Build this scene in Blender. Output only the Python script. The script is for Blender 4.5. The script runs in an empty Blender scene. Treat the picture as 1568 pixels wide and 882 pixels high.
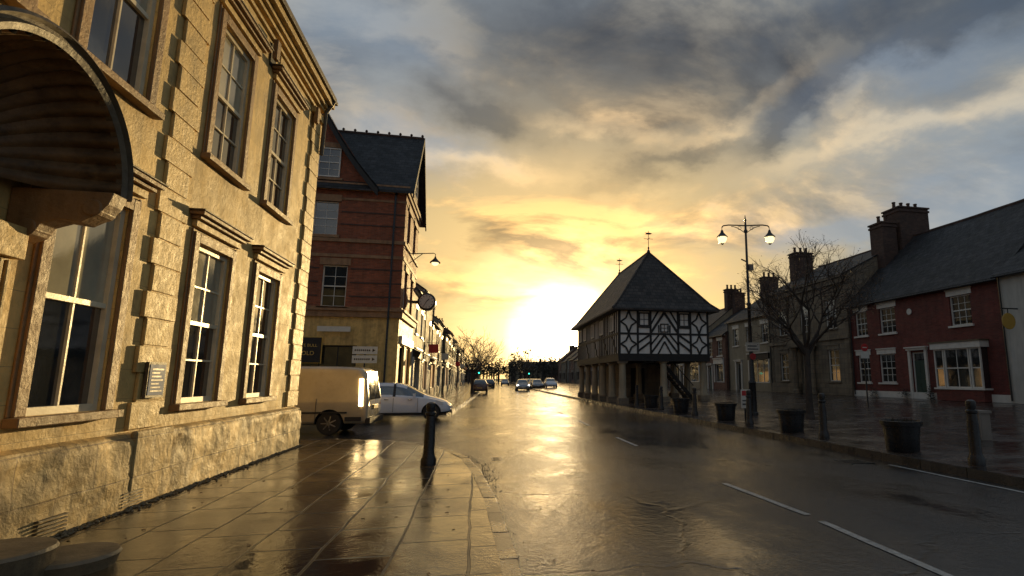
import bpy, bmesh, math, random
from mathutils import Vector, Matrix, noise
R=random.Random(7)
sc=bpy.context.scene
sc.view_settings.view_transform='Standard'; sc.view_settings.look='None'; sc.view_settings.exposure=0
COL=sc.collection
# ------------------------------------------------------------ materials
def N(nt,t,**k):
    n=nt.nodes.new(t)
    for a,b in k.items(): setattr(n,a,b)
    return n
def setin(n,**k):
    for a,b in k.items(): n.inputs[a.replace('_',' ')].default_value=b
def c4(c,f=1): return (c[0]*f,c[1]*f,c[2]*f,1)
def vec(nt,mode,scale=(1,1,1)):
    tc=N(nt,'ShaderNodeTexCoord')
    if mode=='xyz': out=tc.outputs['Object']
    else:
        sp=N(nt,'ShaderNodeSeparateXYZ'); nt.links.new(tc.outputs['Object'],sp.inputs[0])
        cb=N(nt,'ShaderNodeCombineXYZ')
        if mode=='wall':
            ad=N(nt,'ShaderNodeMath',operation='ADD'); nt.links.new(sp.outputs[0],ad.inputs[0]); nt.links.new(sp.outputs[1],ad.inputs[1])
            nt.links.new(ad.outputs[0],cb.inputs[0]); nt.links.new(sp.outputs[2],cb.inputs[1])
        elif mode in('sy','sx'):
            nt.links.new(sp.outputs[1 if mode=='sy' else 0],cb.inputs[0])
            nt.links.new(sp.outputs[2],cb.inputs[1])
        elif mode=='yx':
            nt.links.new(sp.outputs[1],cb.inputs[0]); nt.links.new(sp.outputs[0],cb.inputs[1])
        else:
            nt.links.new(sp.outputs[0],cb.inputs[0]); nt.links.new(sp.outputs[1],cb.inputs[1])
        out=cb.outputs[0]
    if scale!=(1,1,1):
        mp=N(nt,'ShaderNodeMapping'); mp.inputs['Scale'].default_value=scale; nt.links.new(out,mp.inputs[0]); out=mp.outputs[0]
    return out
def noi(nt,v,scale,detail=6,rough=.6,dist=0):
    n=N(nt,'ShaderNodeTexNoise'); setin(n,Scale=scale,Detail=detail,Roughness=rough,Distortion=dist)
    nt.links.new(v,n.inputs['Vector']); return n.outputs['Fac']
def mr(nt,v,a,b,c,d):
    n=N(nt,'ShaderNodeMapRange'); nt.links.new(v,n.inputs[0])
    for i,x in enumerate((a,b,c,d)): n.inputs[i+1].default_value=x
    return n.outputs[0]
def mix(nt,f,a,b,bt='MIX'):
    n=N(nt,'ShaderNodeMixRGB',blend_type=bt)
    for i,x in enumerate((f,a,b)):
        if hasattr(x,'links'): nt.links.new(x,n.inputs[i])
        else: n.inputs[i].default_value=x
    return n.outputs[0]
def pbr(name,col,rough=.75,var=.3,vs=1.5,bump=.25,bs=22,mode='xyz',brick=None,mortar=(.3,.28,.25),metal=0,rvar=.1,streak=0,stain=None,spec=.5,bd=.02,bvar=.25,emit=0,coat=0,ior=1.5):
    m=bpy.data.materials.new(name); m.use_nodes=True; nt=m.node_tree; b=nt.nodes['Principled BSDF']
    v3=vec(nt,'xyz')
    f=mr(nt,noi(nt,v3,vs),.3,.7,0,1)
    c=mix(nt,f,c4(col,1-var),c4(col,1+var*.7))
    h=noi(nt,v3,bs,8,.65)
    if streak:
        vv=vec(nt,'xyz',(3,3,.35)); g=mr(nt,noi(nt,vv,1.6,5),.45,.72,0,streak)
        c=mix(nt,g,c,c4(col,.25))
    if stain:
        g=mr(nt,noi(nt,v3,stain[1],7,.7),.52,.68,0,stain[2]); c=mix(nt,g,c,c4(stain[0]))
    if brick:
        bt=N(nt,'ShaderNodeTexBrick'); nt.links.new(vec(nt,mode),bt.inputs['Vector'])
        setin(bt,Color1=(1-bvar,)*3+(1,),Color2=(1+bvar,)*3+(1,),Mortar=(0,0,0,1),Scale=1.0,Mortar_Size=brick[2],Mortar_Smooth=.15,Brick_Width=brick[0],Row_Height=brick[1])
        c2=mix(nt,1.0,c,bt.outputs['Color'],'MULTIPLY')
        c=mix(nt,bt.outputs['Fac'],c2,c4(mortar))
        s=N(nt,'ShaderNodeMath',operation='MULTIPLY_ADD'); nt.links.new(bt.outputs['Fac'],s.inputs[0]); s.inputs[1].default_value=-.8; nt.links.new(h,s.inputs[2]); h=s.outputs[0]
    nt.links.new(c,b.inputs['Base Color'])
    r=mr(nt,noi(nt,v3,vs*2.3+1),.3,.7,max(.02,rough-rvar),min(1,rough+rvar)); nt.links.new(r,b.inputs['Roughness'])
    b.inputs['Metallic'].default_value=metal; b.inputs['Specular IOR Level'].default_value=spec; b.inputs['IOR'].default_value=ior
    if coat: b.inputs['Coat Weight'].default_value=coat; b.inputs['Coat Roughness'].default_value=.04
    if bump:
        bp=N(nt,'ShaderNodeBump'); bp.inputs['Strength'].default_value=bump; bp.inputs['Distance'].default_value=bd
        nt.links.new(h,bp.inputs['Height']); nt.links.new(bp.outputs[0],b.inputs['Normal'])
    if emit:
        b.inputs['Emission Color'].default_value=c4(col); b.inputs['Emission Strength'].default_value=emit
    return m
STONE=pbr('bath_stone',(.68,.46,.155),.68,.36,1.1,.4,14,'wall',(1.1,.34,.003),(.36,.24,.09),streak=.5,stain=((.20,.13,.05),1.7,.55),bvar=.05,bd=.03)
STONEP=pbr('carved_stone',(.68,.46,.155),.62,.4,3,.5,18,streak=.6,stain=((.14,.09,.035),3,.55),bd=.03)
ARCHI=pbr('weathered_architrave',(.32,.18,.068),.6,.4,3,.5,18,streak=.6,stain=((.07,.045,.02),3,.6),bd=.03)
STONEB=pbr('weathered_plinth_stone',(.58,.39,.145),.66,.5,2.2,.8,9,'wall',(1.05,.45,.007),(.24,.16,.07),streak=.7,stain=((.10,.07,.035),1.5,.85),bd=.035,bvar=.10)
STONEG=pbr('grey_ashlar',(.22,.175,.12),.8,.3,1.2,.4,12,'wall',(.8,.32,.012),(.12,.1,.08),streak=.5,bvar=.15)
STEPS=pbr('worn_step_stone',(.20,.15,.085),.5,.4,3,.5,20,stain=((.06,.045,.03),4,.7))
BRICK=pbr('red_brick',(.16,.065,.042),.75,.3,1,.4,30,'wall',(.225,.075,.008),(.16,.11,.08),streak=.35)
BRICKS=pbr('striped_brick',(.27,.072,.030),.75,.3,1,.4,30,'wall',(.225,.075,.008),(.17,.09,.05),streak=.4)
BRICKR=pbr('painted_red_brick',(.15,.030,.022),.7,.3,1,.3,30,'wall',(.225,.075,.007),(.11,.045,.035),streak=.4)
BRICKD=pbr('dark_chimney_brick',(.085,.045,.032),.85,.4,2,.5,20,'wall',(.225,.075,.01),(.07,.05,.04))
BAND=pbr('stone_band',(.30,.17,.085),.7,.3,3,.3,20,streak=.4)
RENDW=pbr('white_render',(.5,.48,.43),.8,.12,1,.15,40,streak=.3)
RENDC=pbr('cream_render',(.34,.28,.19),.8,.2,1,.2,30,streak=.35)
RENDG=pbr('grey_render',(.22,.20,.17),.8,.2,1,.2,30,streak=.35)
SLY=pbr('slate_roof_y',(.026,.025,.027),.62,.5,.9,.8,14,'sy',(.32,.2,.014),(.006,.006,.006),stain=((.06,.052,.028),2.5,.5),bvar=.5,bd=.035)
SLX=pbr('slate_roof_x',(.026,.026,.029),.62,.5,.9,.8,14,'sx',(.32,.2,.014),(.006,.006,.006),stain=((.05,.045,.028),2.5,.4),bvar=.5,bd=.035)
TILY=pbr('stone_tile_y',(.05,.037,.028),.65,.5,1.2,.8,10,'sy',(.3,.22,.018),(.01,.008,.007),bvar=.5,bd=.035)
TILX=pbr('stone_tile_x',(.042,.033,.027),.65,.5,1.2,.8,10,'sx',(.3,.22,.018),(.01,.008,.007),bvar=.5,bd=.035)
WOODW=pbr('white_painted_wood',(.66,.63,.57),.45,.12,4,.1,40)
WOODC=pbr('cream_painted_wood',(.68,.59,.40),.4,.2,4,.15,40)
TIMB=pbr('black_timber',(.016,.014,.012),.6,.3,6,.4,30)
PLAS=pbr('lime_plaster',(.78,.76,.72),.8,.12,2,.25,12,streak=.15)
GLASS=pbr('window_glass',(.022,.024,.024),.035,.3,2,.05,2,rvar=.02,spec=.8,bd=.02,ior=2.0)
GLASS_SKY=pbr('window_glass_sky',(.42,.39,.27),.05,.3,1.5,.05,2,rvar=.03,spec=.8,ior=2.0)  # pale base colour paints in bright sky reflected by the upper sashes
LITW=pbr('lit_shop_window',(1,.6,.25),.1,.5,1.2,0,emit=.55)
DARK=pbr('dark_interior',(.012,.011,.01),.8,.2)
IRON=pbr('black_cast_iron',(.012,.012,.013),.32,.3,9,.25,40,rvar=.12)
LEAD=pbr('weathered_lead',(.12,.09,.05),.6,.4,5,.5,20)
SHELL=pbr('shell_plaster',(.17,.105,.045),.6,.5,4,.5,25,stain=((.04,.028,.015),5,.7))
RUB=pbr('tyre_rubber',(.015,.015,.015),.7)
ALLOY=pbr('alloy_wheel',(.35,.35,.36),.3,.1,metal=.9,bump=0)
CHROME=pbr('polished_trim',(.5,.5,.5),.15,.05,metal=1,bump=0)
WHITEP=pbr('white_car_paint',(.66,.70,.78),.22,.06,2,.02,5,coat=1,rvar=.05)
VANP=pbr('pale_van_paint',(.42,.37,.26),.22,.2,2,.02,5,coat=1,rvar=.05,stain=((.2,.16,.1),4,.35))
DARKP=pbr('dark_car_paint',(.04,.045,.06),.2,.1,2,0,coat=1)
SILVP=pbr('silver_car_paint',(.25,.26,.28),.22,.1,2,0,coat=1,metal=.3)
BRNP=pbr('brown_paint',(.10,.045,.03),.3,.1,2,0,coat=1)
REDL=pbr('red_lens',(.35,.01,.01),.15,.1,bump=0)
HEADL=pbr('headlight_lens',(1,.93,.8),.1,.02,bump=0,emit=6)
VANGLARE=pbr('van_sun_glare',(1,.68,.30),.1,.02,bump=0,emit=9)  # emission added in place of sun glare off the van's rear
LENS=pbr('clear_lens',(.6,.62,.65),.08,.05,bump=0)
LAMPG=pbr('lamp_glass',(1,.80,.42),.2,.05,bump=0,emit=1.7)
GRNL=pbr('green_signal_lens',(.05,.9,.6),.2,.05,bump=0,emit=3)
SIGNW=pbr('sign_white',(.6,.58,.52),.4,.1,8,.02)
SIGNR=pbr('sign_red',(.42,.02,.02),.4,.1,8,.02)
GREYB=pbr('grey_cabinet',(.20,.17,.14),.5,.2,3,.1)
GOLD=pbr('gold_lettering',(.6,.4,.1),.4,.1,bump=0)
BARK=pbr('tree_bark',(.04,.028,.02),.65,.4,6,.6,30)
TWIG=pbr('twigs',(.045,.03,.02),.6,.4,6,0)
LEAFB=pbr('dead_leaves',(.17,.085,.03),.6,.5,9,0)
YELP=pbr('yellow_sign',(.5,.30,.05),.4,.1)
GREEND=pbr('green_door_paint',(.05,.08,.06),.35,.1)
HEDGE=pbr('distant_foliage',(.035,.03,.02),.9,.5,2,0)
MARK=pbr('road_paint',(.42,.42,.40),.4,.35,9,.3,50,stain=((.05,.05,.05),14,.85))
PEB=pbr('moss_pebbles',(.17,.14,.08),.7,.5,8,.4)

def wet(name,col,col2,mode,brick=None,bump=.5,bs=70,r0=.08,r1=.34,ps=.6,pstretch=(1,1,1),bd=.006,spec=.6,pud=(.38,.6),lw=.35,pmin=.35,patch=False,lscale=5):
    m=bpy.data.materials.new(name); m.use_nodes=True; nt=m.node_tree; b=nt.nodes['Principled BSDF']
    v=vec(nt,'xyz'); L=nt.links.new
    c=mix(nt,mr(nt,noi(nt,v,1.3,8,.7),.3,.7,0,1),c4(col),c4(col2))
    sp=mr(nt,noi(nt,v,60,3,.7),.35,.7,.4,1.8)
    c=mix(nt,1,c,sp,'MULTIPLY')
    p=mr(nt,noi(nt,vec(nt,'xyz',pstretch),ps,9,.68,.3),pud[0],pud[1],0,1)
    h=noi(nt,v,bs,4,.7); hl=noi(nt,v,lscale,5,.6)
    pm=mr(nt,p,0,1,pmin,1)
    a=N(nt,'ShaderNodeMath',operation='MULTIPLY'); L(h,a.inputs[0]); L(pm,a.inputs[1])
    a2=N(nt,'ShaderNodeMath',operation='MULTIPLY_ADD'); L(hl,a2.inputs[0]); a2.inputs[1].default_value=lw; L(a.outputs[0],a2.inputs[2]); hh=a2.outputs[0]
    r=mr(nt,p,0,1,r0,r1)
    if patch:
        bt=N(nt,'ShaderNodeTexVoronoi',feature='DISTANCE_TO_EDGE'); bt.inputs['Scale'].default_value=.33; 
        wv=N(nt,'ShaderNodeTexNoise'); setin(wv,Scale=1.4,Detail=5.0); L(v,wv.inputs['Vector'])
        va=N(nt,'ShaderNodeVectorMath',operation='MULTIPLY_ADD'); L(wv.outputs['Color'],va.inputs[0]); va.inputs[1].default_value=(.7,.7,0); L(v,va.inputs[2]); L(va.outputs[0],bt.inputs['Vector'])
        cr=mr(nt,bt.outputs['Distance'],.0,.012,.75,0); c=mix(nt,cr,c,(.006,.006,.006,1))
        s=N(nt,'ShaderNodeMath',operation='MULTIPLY_ADD'); L(cr,s.inputs[0]); s.inputs[1].default_value=-.4; L(hh,s.inputs[2]); hh=s.outputs[0]
    if brick:
        bt=N(nt,'ShaderNodeTexBrick'); 
        wv=N(nt,'ShaderNodeTexNoise'); setin(wv,Scale=.8,Detail=2.0); L(v,wv.inputs['Vector'])
        va=N(nt,'ShaderNodeVectorMath',operation='MULTIPLY_ADD'); L(wv.outputs['Color'],va.inputs[0]); va.inputs[1].default_value=(.12,.12,0); L(vec(nt,mode),va.inputs[2])
        L(va.outputs[0],bt.inputs['Vector']); bt.offset=.37; bt.squash=.75; bt.squash_frequency=3
        setin(bt,Color1=(.35,.35,.35,1),Color2=(1.6,1.55,1.4,1),Mortar=(0,0,0,1),Scale=1.0,Mortar_Size=brick[2],Mortar_Smooth=.25,Brick_Width=brick[0],Row_Height=brick[1])
        c=mix(nt,1,c,bt.outputs['Color'],'MULTIPLY'); c=mix(nt,bt.outputs['Fac'],c,(.010,.008,.006,1))
        s=N(nt,'ShaderNodeMath',operation='MULTIPLY_ADD'); L(bt.outputs['Fac'],s.inputs[0]); s.inputs[1].default_value=-1.6; L(hh,s.inputs[2]); hh=s.outputs[0]
        s2=N(nt,'ShaderNodeMath',operation='MULTIPLY_ADD'); L(bt.outputs['Color'],s2.inputs[0]); s2.inputs[1].default_value=.5; L(hh,s2.inputs[2]); hh=s2.outputs[0]
        r3=N(nt,'ShaderNodeMath',operation='MULTIPLY_ADD'); L(bt.outputs['Color'],r3.inputs[0]); r3.inputs[1].default_value=.07; L(r,r3.inputs[2])
        r4=N(nt,'ShaderNodeMath',operation='MULTIPLY_ADD'); L(bt.outputs['Fac'],r4.inputs[0]); r4.inputs[1].default_value=.3; L(r3.outputs[0],r4.inputs[2]); r=r4.outputs[0]
    L(c,b.inputs['Base Color']); L(r,b.inputs['Roughness']); b.inputs['Specular IOR Level'].default_value=spec
    bp=N(nt,'ShaderNodeBump'); bp.inputs['Strength'].default_value=bump; bp.inputs['Distance'].default_value=bd; L(hh,bp.inputs['Height']); L(bp.outputs[0],b.inputs['Normal'])
    return m
ROAD=wet('wet_asphalt',(.020,.020,.022),(.045,.044,.044),'xy',None,1.0,34,.05,.17,.5,(1,.5,1),.0125,spec=1.0,pud=(.38,.58),lw=.5,pmin=.15,patch=True,lscale=8)
FLAG=wet('wet_flagstones',(.05,.034,.018),(.10,.068,.034),'yx',(.95,.62,.014),.6,22,.02,.18,.9,(1,1,1),.010,spec=.75,pud=(.42,.66),lw=.6,pmin=.15)
FLAGR=wet('wet_paving_slabs',(.035,.025,.022),(.065,.046,.040),'xy',(.6,.45,.012),.5,40,.04,.22,.6,(1,1,1),.007,spec=.8)
KERB=wet('wet_kerb_stone',(.04,.032,.024),(.08,.066,.05),'yx',None,.6,40,.14,.34,1.2)
GROUND=pbr('earth_and_grass',(.04,.04,.025),.9,.4,.4,.3,8)

# ------------------------------------------------------------ mesh builder
class MB:
    def __init__(s): s.v=[];s.f=[];s.fm=[];s.m=[]
    def mi(s,m):
        if m not in s.m: s.m.append(m)
        return s.m.index(m)
    def add(s,vs,fs,m):
        o=len(s.v); s.v+= [tuple(x) for x in vs]; k=s.mi(m)
        for f in fs: s.f.append([i+o for i in f]); s.fm.append(k)
    def hexa(s,p,m): s.add(p,[(0,1,2,3),(7,6,5,4),(0,4,5,1),(1,5,6,2),(2,6,7,3),(3,7,4,0)],m)
    def box(s,x0,x1,y0,y1,z0,z1,m): s.hexa([(x0,y0,z0),(x1,y0,z0),(x1,y1,z0),(x0,y1,z0),(x0,y0,z1),(x1,y0,z1),(x1,y1,z1),(x0,y1,z1)],m)
    def bf(s,F,s0,s1,z0,z1,d0,d1,m): s.hexa([F(s0,z0,d0),F(s1,z0,d0),F(s1,z0,d1),F(s0,z0,d1),F(s0,z1,d0),F(s1,z1,d0),F(s1,z1,d1),F(s0,z1,d1)],m)
    def bar(s,F,a,b,w,d0,d1,m):
        ds=Vector((b[0]-a[0],b[1]-a[1])); n=Vector((-ds.y,ds.x)).normalized()*w/2
        c=[(a[0]+n.x,a[1]+n.y),(b[0]+n.x,b[1]+n.y),(b[0]-n.x,b[1]-n.y),(a[0]-n.x,a[1]-n.y)]
        s.hexa([F(q[0],q[1],d0) for q in c]+[F(q[0],q[1],d1) for q in c],m)
    def quad(s,a,b,c,d,m): s.add([a,b,c,d],[(0,1,2,3)],m)
    def slab(s,pts,th,m):
        n=len(pts); s.add([Vector(p) for p in pts]+[Vector(p)-Vector((0,0,th)) for p in pts],[tuple(range(n)),tuple(range(2*n-1,n-1,-1))]+[(i,(i+1)%n,n+(i+1)%n,n+i) for i in range(n)],m)
    def tube(s,a,b,r0,r1,m,n=8,cap=True):
        a=Vector(a);b=Vector(b);d=(b-a); 
        if d.length<1e-6: return
        d.normalize(); u=d.orthogonal().normalized(); w=d.cross(u)
        vs=[a+(u*math.cos(2*math.pi*i/n)+w*math.sin(2*math.pi*i/n))*r0 for i in range(n)]+[b+(u*math.cos(2*math.pi*i/n)+w*math.sin(2*math.pi*i/n))*r1 for i in range(n)]
        fs=[(i,(i+1)%n,n+(i+1)%n,n+i) for i in range(n)]
        if cap: fs+=[tuple(range(n-1,-1,-1)),tuple(range(n,2*n))]
        s.add(vs,fs,m)
    def path(s,pts,r,m,n=6):
        for a,b in zip(pts,pts[1:]): s.tube(a,b,r,r,m,n)
    def lathe(s,c,prof,m,n=16,axis='z'):
        c=Vector(c); vs=[]
        for r,h in prof:
            for i in range(n):
                a=2*math.pi*i/n; p=(r*math.cos(a),r*math.sin(a),h)
                if axis=='y': p=(p[0],p[2],p[1])
                if axis=='x': p=(p[2],p[0],p[1])
                vs.append(c+Vector(p))
        k=len(prof); fs=[(j*n+i,j*n+(i+1)%n,(j+1)*n+(i+1)%n,(j+1)*n+i) for j in range(k-1) for i in range(n)]
        fs+=[tuple(range(n)),tuple(range((k-1)*n,k*n))]
        s.add(vs,fs,m)
    def obj(s,name,parent=None,smooth=False,bevel=0,loc=None):
        me=bpy.data.meshes.new(name); me.from_pydata(s.v,[],s.f)
        for m in s.m: me.materials.append(m)
        for p,k in zip(me.polygons,s.fm): p.material_index=k
        bm=bmesh.new(); bm.from_mesh(me); bmesh.ops.recalc_face_normals(bm,faces=bm.faces); bm.to_mesh(me); bm.free()
        if smooth:
            for p in me.polygons: p.use_smooth=True
            try: me.set_sharp_from_angle(angle=math.radians(40))
            except Exception: pass
        o=bpy.data.objects.new(name,me); COL.objects.link(o)
        if parent:
            o.parent=parent
            if not parent.get('local'): o.matrix_parent_inverse=Matrix.Translation(-parent.location)
        if bevel:
            b=o.modifiers.new('b','BEVEL'); b.width=bevel; b.segments=2; b.limit_method='ANGLE'
        return o
def grp(name,loc=(0,0,0),local=False,rot=0):
    e=bpy.data.objects.new(name,None); e.location=loc; e.rotation_euler=(0,0,rot); e.empty_display_size=.2
    if local: e['local']=1
    COL.objects.link(e); return e
def Fr(o,a,n):
    o=Vector(o);a=Vector(a);n=Vector(n)
    return lambda s,z,d: o+a*s+n*d+Vector((0,0,z))
def wall(mb,F,s0,s1,z0,z1,holes,m,rev=.16,d=0):
    S=sorted(set([s0,s1]+[h[0] for h in holes]+[h[1] for h in holes])); Z=sorted(set([z0,z1]+[h[2] for h in holes]+[h[3] for h in holes]))
    for a,b in zip(S,S[1:]):
        if a<s0-1e-6 or b>s1+1e-6: continue
        for c,e in zip(Z,Z[1:]):
            if any(h[0]<=a+1e-5 and h[1]>=b-1e-5 and h[2]<=c+1e-5 and h[3]>=e-1e-5 for h in holes): continue
            mb.quad(F(a,c,d),F(b,c,d),F(b,e,d),F(a,e,d),m)
    for h in holes:
        a,b,c,e=h[:4]
        for p,q in (((a,c),(b,c)),((b,c),(b,e)),((b,e),(a,e)),((a,e),(a,c))):
            mb.quad(F(p[0],p[1],d),F(q[0],q[1],d),F(q[0],q[1],d-rev),F(p[0],p[1],d-rev),m)
def sash(fr,gl,F,s0,s1,z0,z1,rec=.1,nx=2,nz=2,fm=WOODW,gm=GLASS,fw=.06,bw=.022,split=True,gm2=None):
    fr.bf(F,s0,s0+fw,z0,z1,-rec-.08,-rec,fm); fr.bf(F,s1-fw,s1,z0,z1,-rec-.08,-rec,fm)
    fr.bf(F,s0+fw,s1-fw,z0,z0+fw,-rec-.08,-rec,fm); fr.bf(F,s0+fw,s1-fw,z1-fw,z1,-rec-.08,-rec,fm)
    zm=(z0+z1)/2
    if split: fr.bf(F,s0+fw,s1-fw,zm-.028,zm+.028,-rec-.075,-rec-.012,fm)
    for i in range(1,nx):
        s=s0+fw+(s1-s0-2*fw)*i/nx; fr.bf(F,s-bw/2,s+bw/2,z0+fw,z1-fw,-rec-.07,-rec-.026,fm)
    tot=nz*2 if split else nz
    for j in range(1,tot):
        if split and j==nz: continue
        z=z0+fw+(z1-z0-2*fw)*j/tot; fr.bf(F,s0+fw,s1-fw,z-bw/2,z+bw/2,-rec-.068,-rec-.028,fm)
    if split:
        gl.quad(F(s0,z0,-rec-.055),F(s1,z0,-rec-.055),F(s1,zm,-rec-.055),F(s0,zm,-rec-.055),gm)
        gl.quad(F(s0,zm,-rec-.045),F(s1,zm,-rec-.049),F(s1,z1,-rec-.049),F(s0,z1,-rec-.045),gm2 or gm)
    else: gl.quad(F(s0,z0,-rec-.055),F(s1,z0,-rec-.055),F(s1,z1,-rec-.055),F(s0,z1,-rec-.055),gm)
def pdoor(fr,F,s0,s1,z0,z1,m,rec=.14):
    fr.bf(F,s0,s0+.07,z0,z1,-rec-.08,-rec,WOODW); fr.bf(F,s1-.07,s1,z0,z1,-rec-.08,-rec,WOODW); fr.bf(F,s0+.07,s1-.07,z1-.07,z1,-rec-.08,-rec,WOODW)
    fr.bf(F,s0+.07,s1-.07,z0,z1-.45,-rec-.1,-rec-.03,m); fr.quad(F(s0+.07,z1-.45,-rec-.05),F(s1-.07,z1-.45,-rec-.05),F(s1-.07,z1-.07,-rec-.05),F(s0+.07,z1-.07,-rec-.05),GLASS)
    w=(s1-s0-.14)/2
    for k in (0,1):
        for (a,b) in ((.12,.42),(.5,.92)):
            h=z1-.45-z0; fr.bf(F,s0+.07+w*k+.07,s0+.07+w*(k+1)-.07,z0+h*a,z0+h*b,-rec-.03,-rec-.015,m)
    fr.lathe(F(s0+.2,z0+1.05,-rec),[(.03,-.02),(.035,0),(.02,.03)],GOLD,8)

# ------------------------------------------------------------ LEFT STONE TOWN HOUSE
def left_building():
    g=grp('stone_town_house',(-4.1,6,0)); F=Fr((-4.1,0,0),(0,1,0),(1,0,0))
    W=MB();T=MB();FRM=MB();G=MB()
    wins=[(-3.2,-2.1),(-.6,.5),(1.9,3.0),(6.2,7.3),(8.9,10.0),(11.12,12.22)]
    gz=(1.25,3.55); uz=(4.87,7.1)
    holes=[(a,b)+gz for a,b in wins]+[(a,b)+uz for a,b in wins]+[(4.2,5.15,.3,3.0),(4.3,5.4)+uz]
    wall(W,F,-6,14,.95,8.3,[h if h[2]>.95 else (h[0],h[1],.95,h[3]) for h in holes],STONE,.2)
    W.quad((-4.1,14,0),(-16,14,0),(-16,14,8.3),(-4.1,14,8.3),STONE)
    W.quad((-4.1,-6,0),(-16,-6,0),(-16,-6,8.3),(-4.1,-6,8.3),STONE)
    W.obj('walls',g)
    for i,(a,b) in enumerate(wins+[(4.3,5.4)]):
        for (z0,z1) in ((gz,uz) if i<6 else (uz,)):
            fw=.14
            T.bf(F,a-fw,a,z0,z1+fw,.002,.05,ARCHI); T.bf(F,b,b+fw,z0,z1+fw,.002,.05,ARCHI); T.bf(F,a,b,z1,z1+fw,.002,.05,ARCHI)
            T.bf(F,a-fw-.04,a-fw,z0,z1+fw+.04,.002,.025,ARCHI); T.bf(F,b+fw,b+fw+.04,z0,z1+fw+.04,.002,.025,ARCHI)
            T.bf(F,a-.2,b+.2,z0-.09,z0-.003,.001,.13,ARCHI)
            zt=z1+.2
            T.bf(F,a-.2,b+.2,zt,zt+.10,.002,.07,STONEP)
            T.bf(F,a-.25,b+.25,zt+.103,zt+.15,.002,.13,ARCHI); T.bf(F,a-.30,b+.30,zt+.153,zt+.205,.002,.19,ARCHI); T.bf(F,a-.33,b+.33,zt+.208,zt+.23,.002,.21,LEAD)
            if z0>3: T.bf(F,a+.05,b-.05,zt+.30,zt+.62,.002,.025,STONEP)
            sash(FRM,G,F,a,b,z0,z1,.03,2,2 if i==4 or i==5 else 1,WOODC,GLASS,.075,.025,True,GLASS_SKY if (i in(3,4)) else GLASS)
    for (a,b,al) in ((7.78,8.5,0),(13.34,14.03,0),(.9,1.5,0)):
        z=.99;k=0
        while z<7.75:
            e=0.0 if k%2==0 else .09
            j=R.uniform(-.005,.005)
            T.bf(F,a+e,b-(e if b<14 else 0),z,z+.322,.002,.048+j,STONEP); z+=.34; k+=1
        T.bf(F,a+.1,b-(.1 if b<14 else 0),.99,7.8,.003,.03,STONE)
        T.bf(F,a-.06,b+(.06 if b<14 else 0),7.8,7.95,.002,.10,STONEP)
    for (z0,z1,d,m) in ((7.96,8.03,.06,STONEP),(8.12,8.2,.10,STONEP),(8.2,8.29,.17,STONEP),(8.29,8.42,.27,STONEP),(8.42,8.5,.33,LEAD),(8.5,8.60,.30,LEAD)):
        T.bf(F,-6,14+d*.6,z0,z1-.003,-.3,d,m)
    for s in (7.7,8.35,10.62,13.3): T.bf(F,s,s+.16,7.55,7.93,.07,.15,ARCHI)
    T.bf(F,10.7,10.98,7.45,7.9,.003,.02,DARK)
    T.path([F(13.98,8.45,.3),F(13.98,8.1,.12),F(13.98,7.0,.1)],.05,LEAD,8)
    T.obj('stone_trim',g,bevel=.012)
    FRM.obj('window_frames',g); G.obj('window_glass',g)
    P=MB(); prof=[(0,.17),(.12,.165),(.3,.155),(.5,.15),(.68,.145),(.86,.14),(.93,.09),(.962,.0)]
    ys=[-6+(i/400)*20.05 for i in range(401)]
    fine=[]
    for j in range(len(prof)-1):
        for q in range(4):
            t=q/4; fine.append((prof[j][0]*(1-t)+prof[j+1][0]*t,prof[j][1]*(1-t)+prof[j+1][1]*t))
    fine.append(prof[-1])
    for (z,d) in fine:
        for y in ys:
            nn=noise.fractal(Vector((y*1.7,z*2.4,1.3)),1.0,2.0,5)*.028+noise.noise(Vector((y*7,z*9,2)))*.010+noise.noise(Vector((y*17,z*21,5)))*.005
            er=max(0,noise.noise(Vector((y*.9,z*2.2,9)))-.2)*.11
            P.v.append((-4.1+d+(nn-er)*(1 if d>.05 else .2),y,z))
    nr=len(ys); k=P.mi(STONEB)
    for j in range(len(fine)-1):
        for i in range(nr-1): P.f.append([j*nr+i,j*nr+i+1,(j+1)*nr+i+1,(j+1)*nr+i]); P.fm.append(k)
    P.obj('plinth',g,smooth=True)
    Q=MB(); Q.quad((-4.1,14.05,0),(-3.93,14.05,0),(-3.96,14.05,.9),(-4.1,14.05,.95),STONEB)
    for y0 in (7.6,6.35):
        for k in range(5): Q.box(-3.955,-3.915,y0,y0+.38,.14+k*.035,.155+k*.035,LEAD)
    Q.obj('wall_vents',g)
    Q=MB(); Q.bf(F,7.72,8.56,.1,.98,.10,.175,STONEB); Q.obj('pilaster_base',g,bevel=.03)
    Q=MB(); Q.bf(F,7.93,8.33,1.36,1.8,.062,.10,LEAD); Q.bf(F,7.96,8.30,1.39,1.77,.10,.105,LENS)
    for q in range(7): Q.bf(F,8.0,8.26-(q%3)*.04,1.43+q*.045,1.45+q*.045,.105,.107,GREYB)
    Q.obj('notice_board',g)
    Q=MB(); Q.slab([(-3.9,-6,8.6),(-3.9,14.1,8.6),(-10,13,11),(-10,-5,11)],.08,SLY); Q.slab([(-16,14.1,8.6),(-16,-6,8.6),(-10,-5,11),(-10,13,11)],.08,SLY); Q.slab([(-3.9,14.1,8.6),(-16,14.1,8.6),(-10,13,11)],.08,SLX)
    Q.obj('roof',g)
    D=MB(); pdoor(D,F,4.2,5.15,.3,3.0,GREEND,.05)
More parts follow.
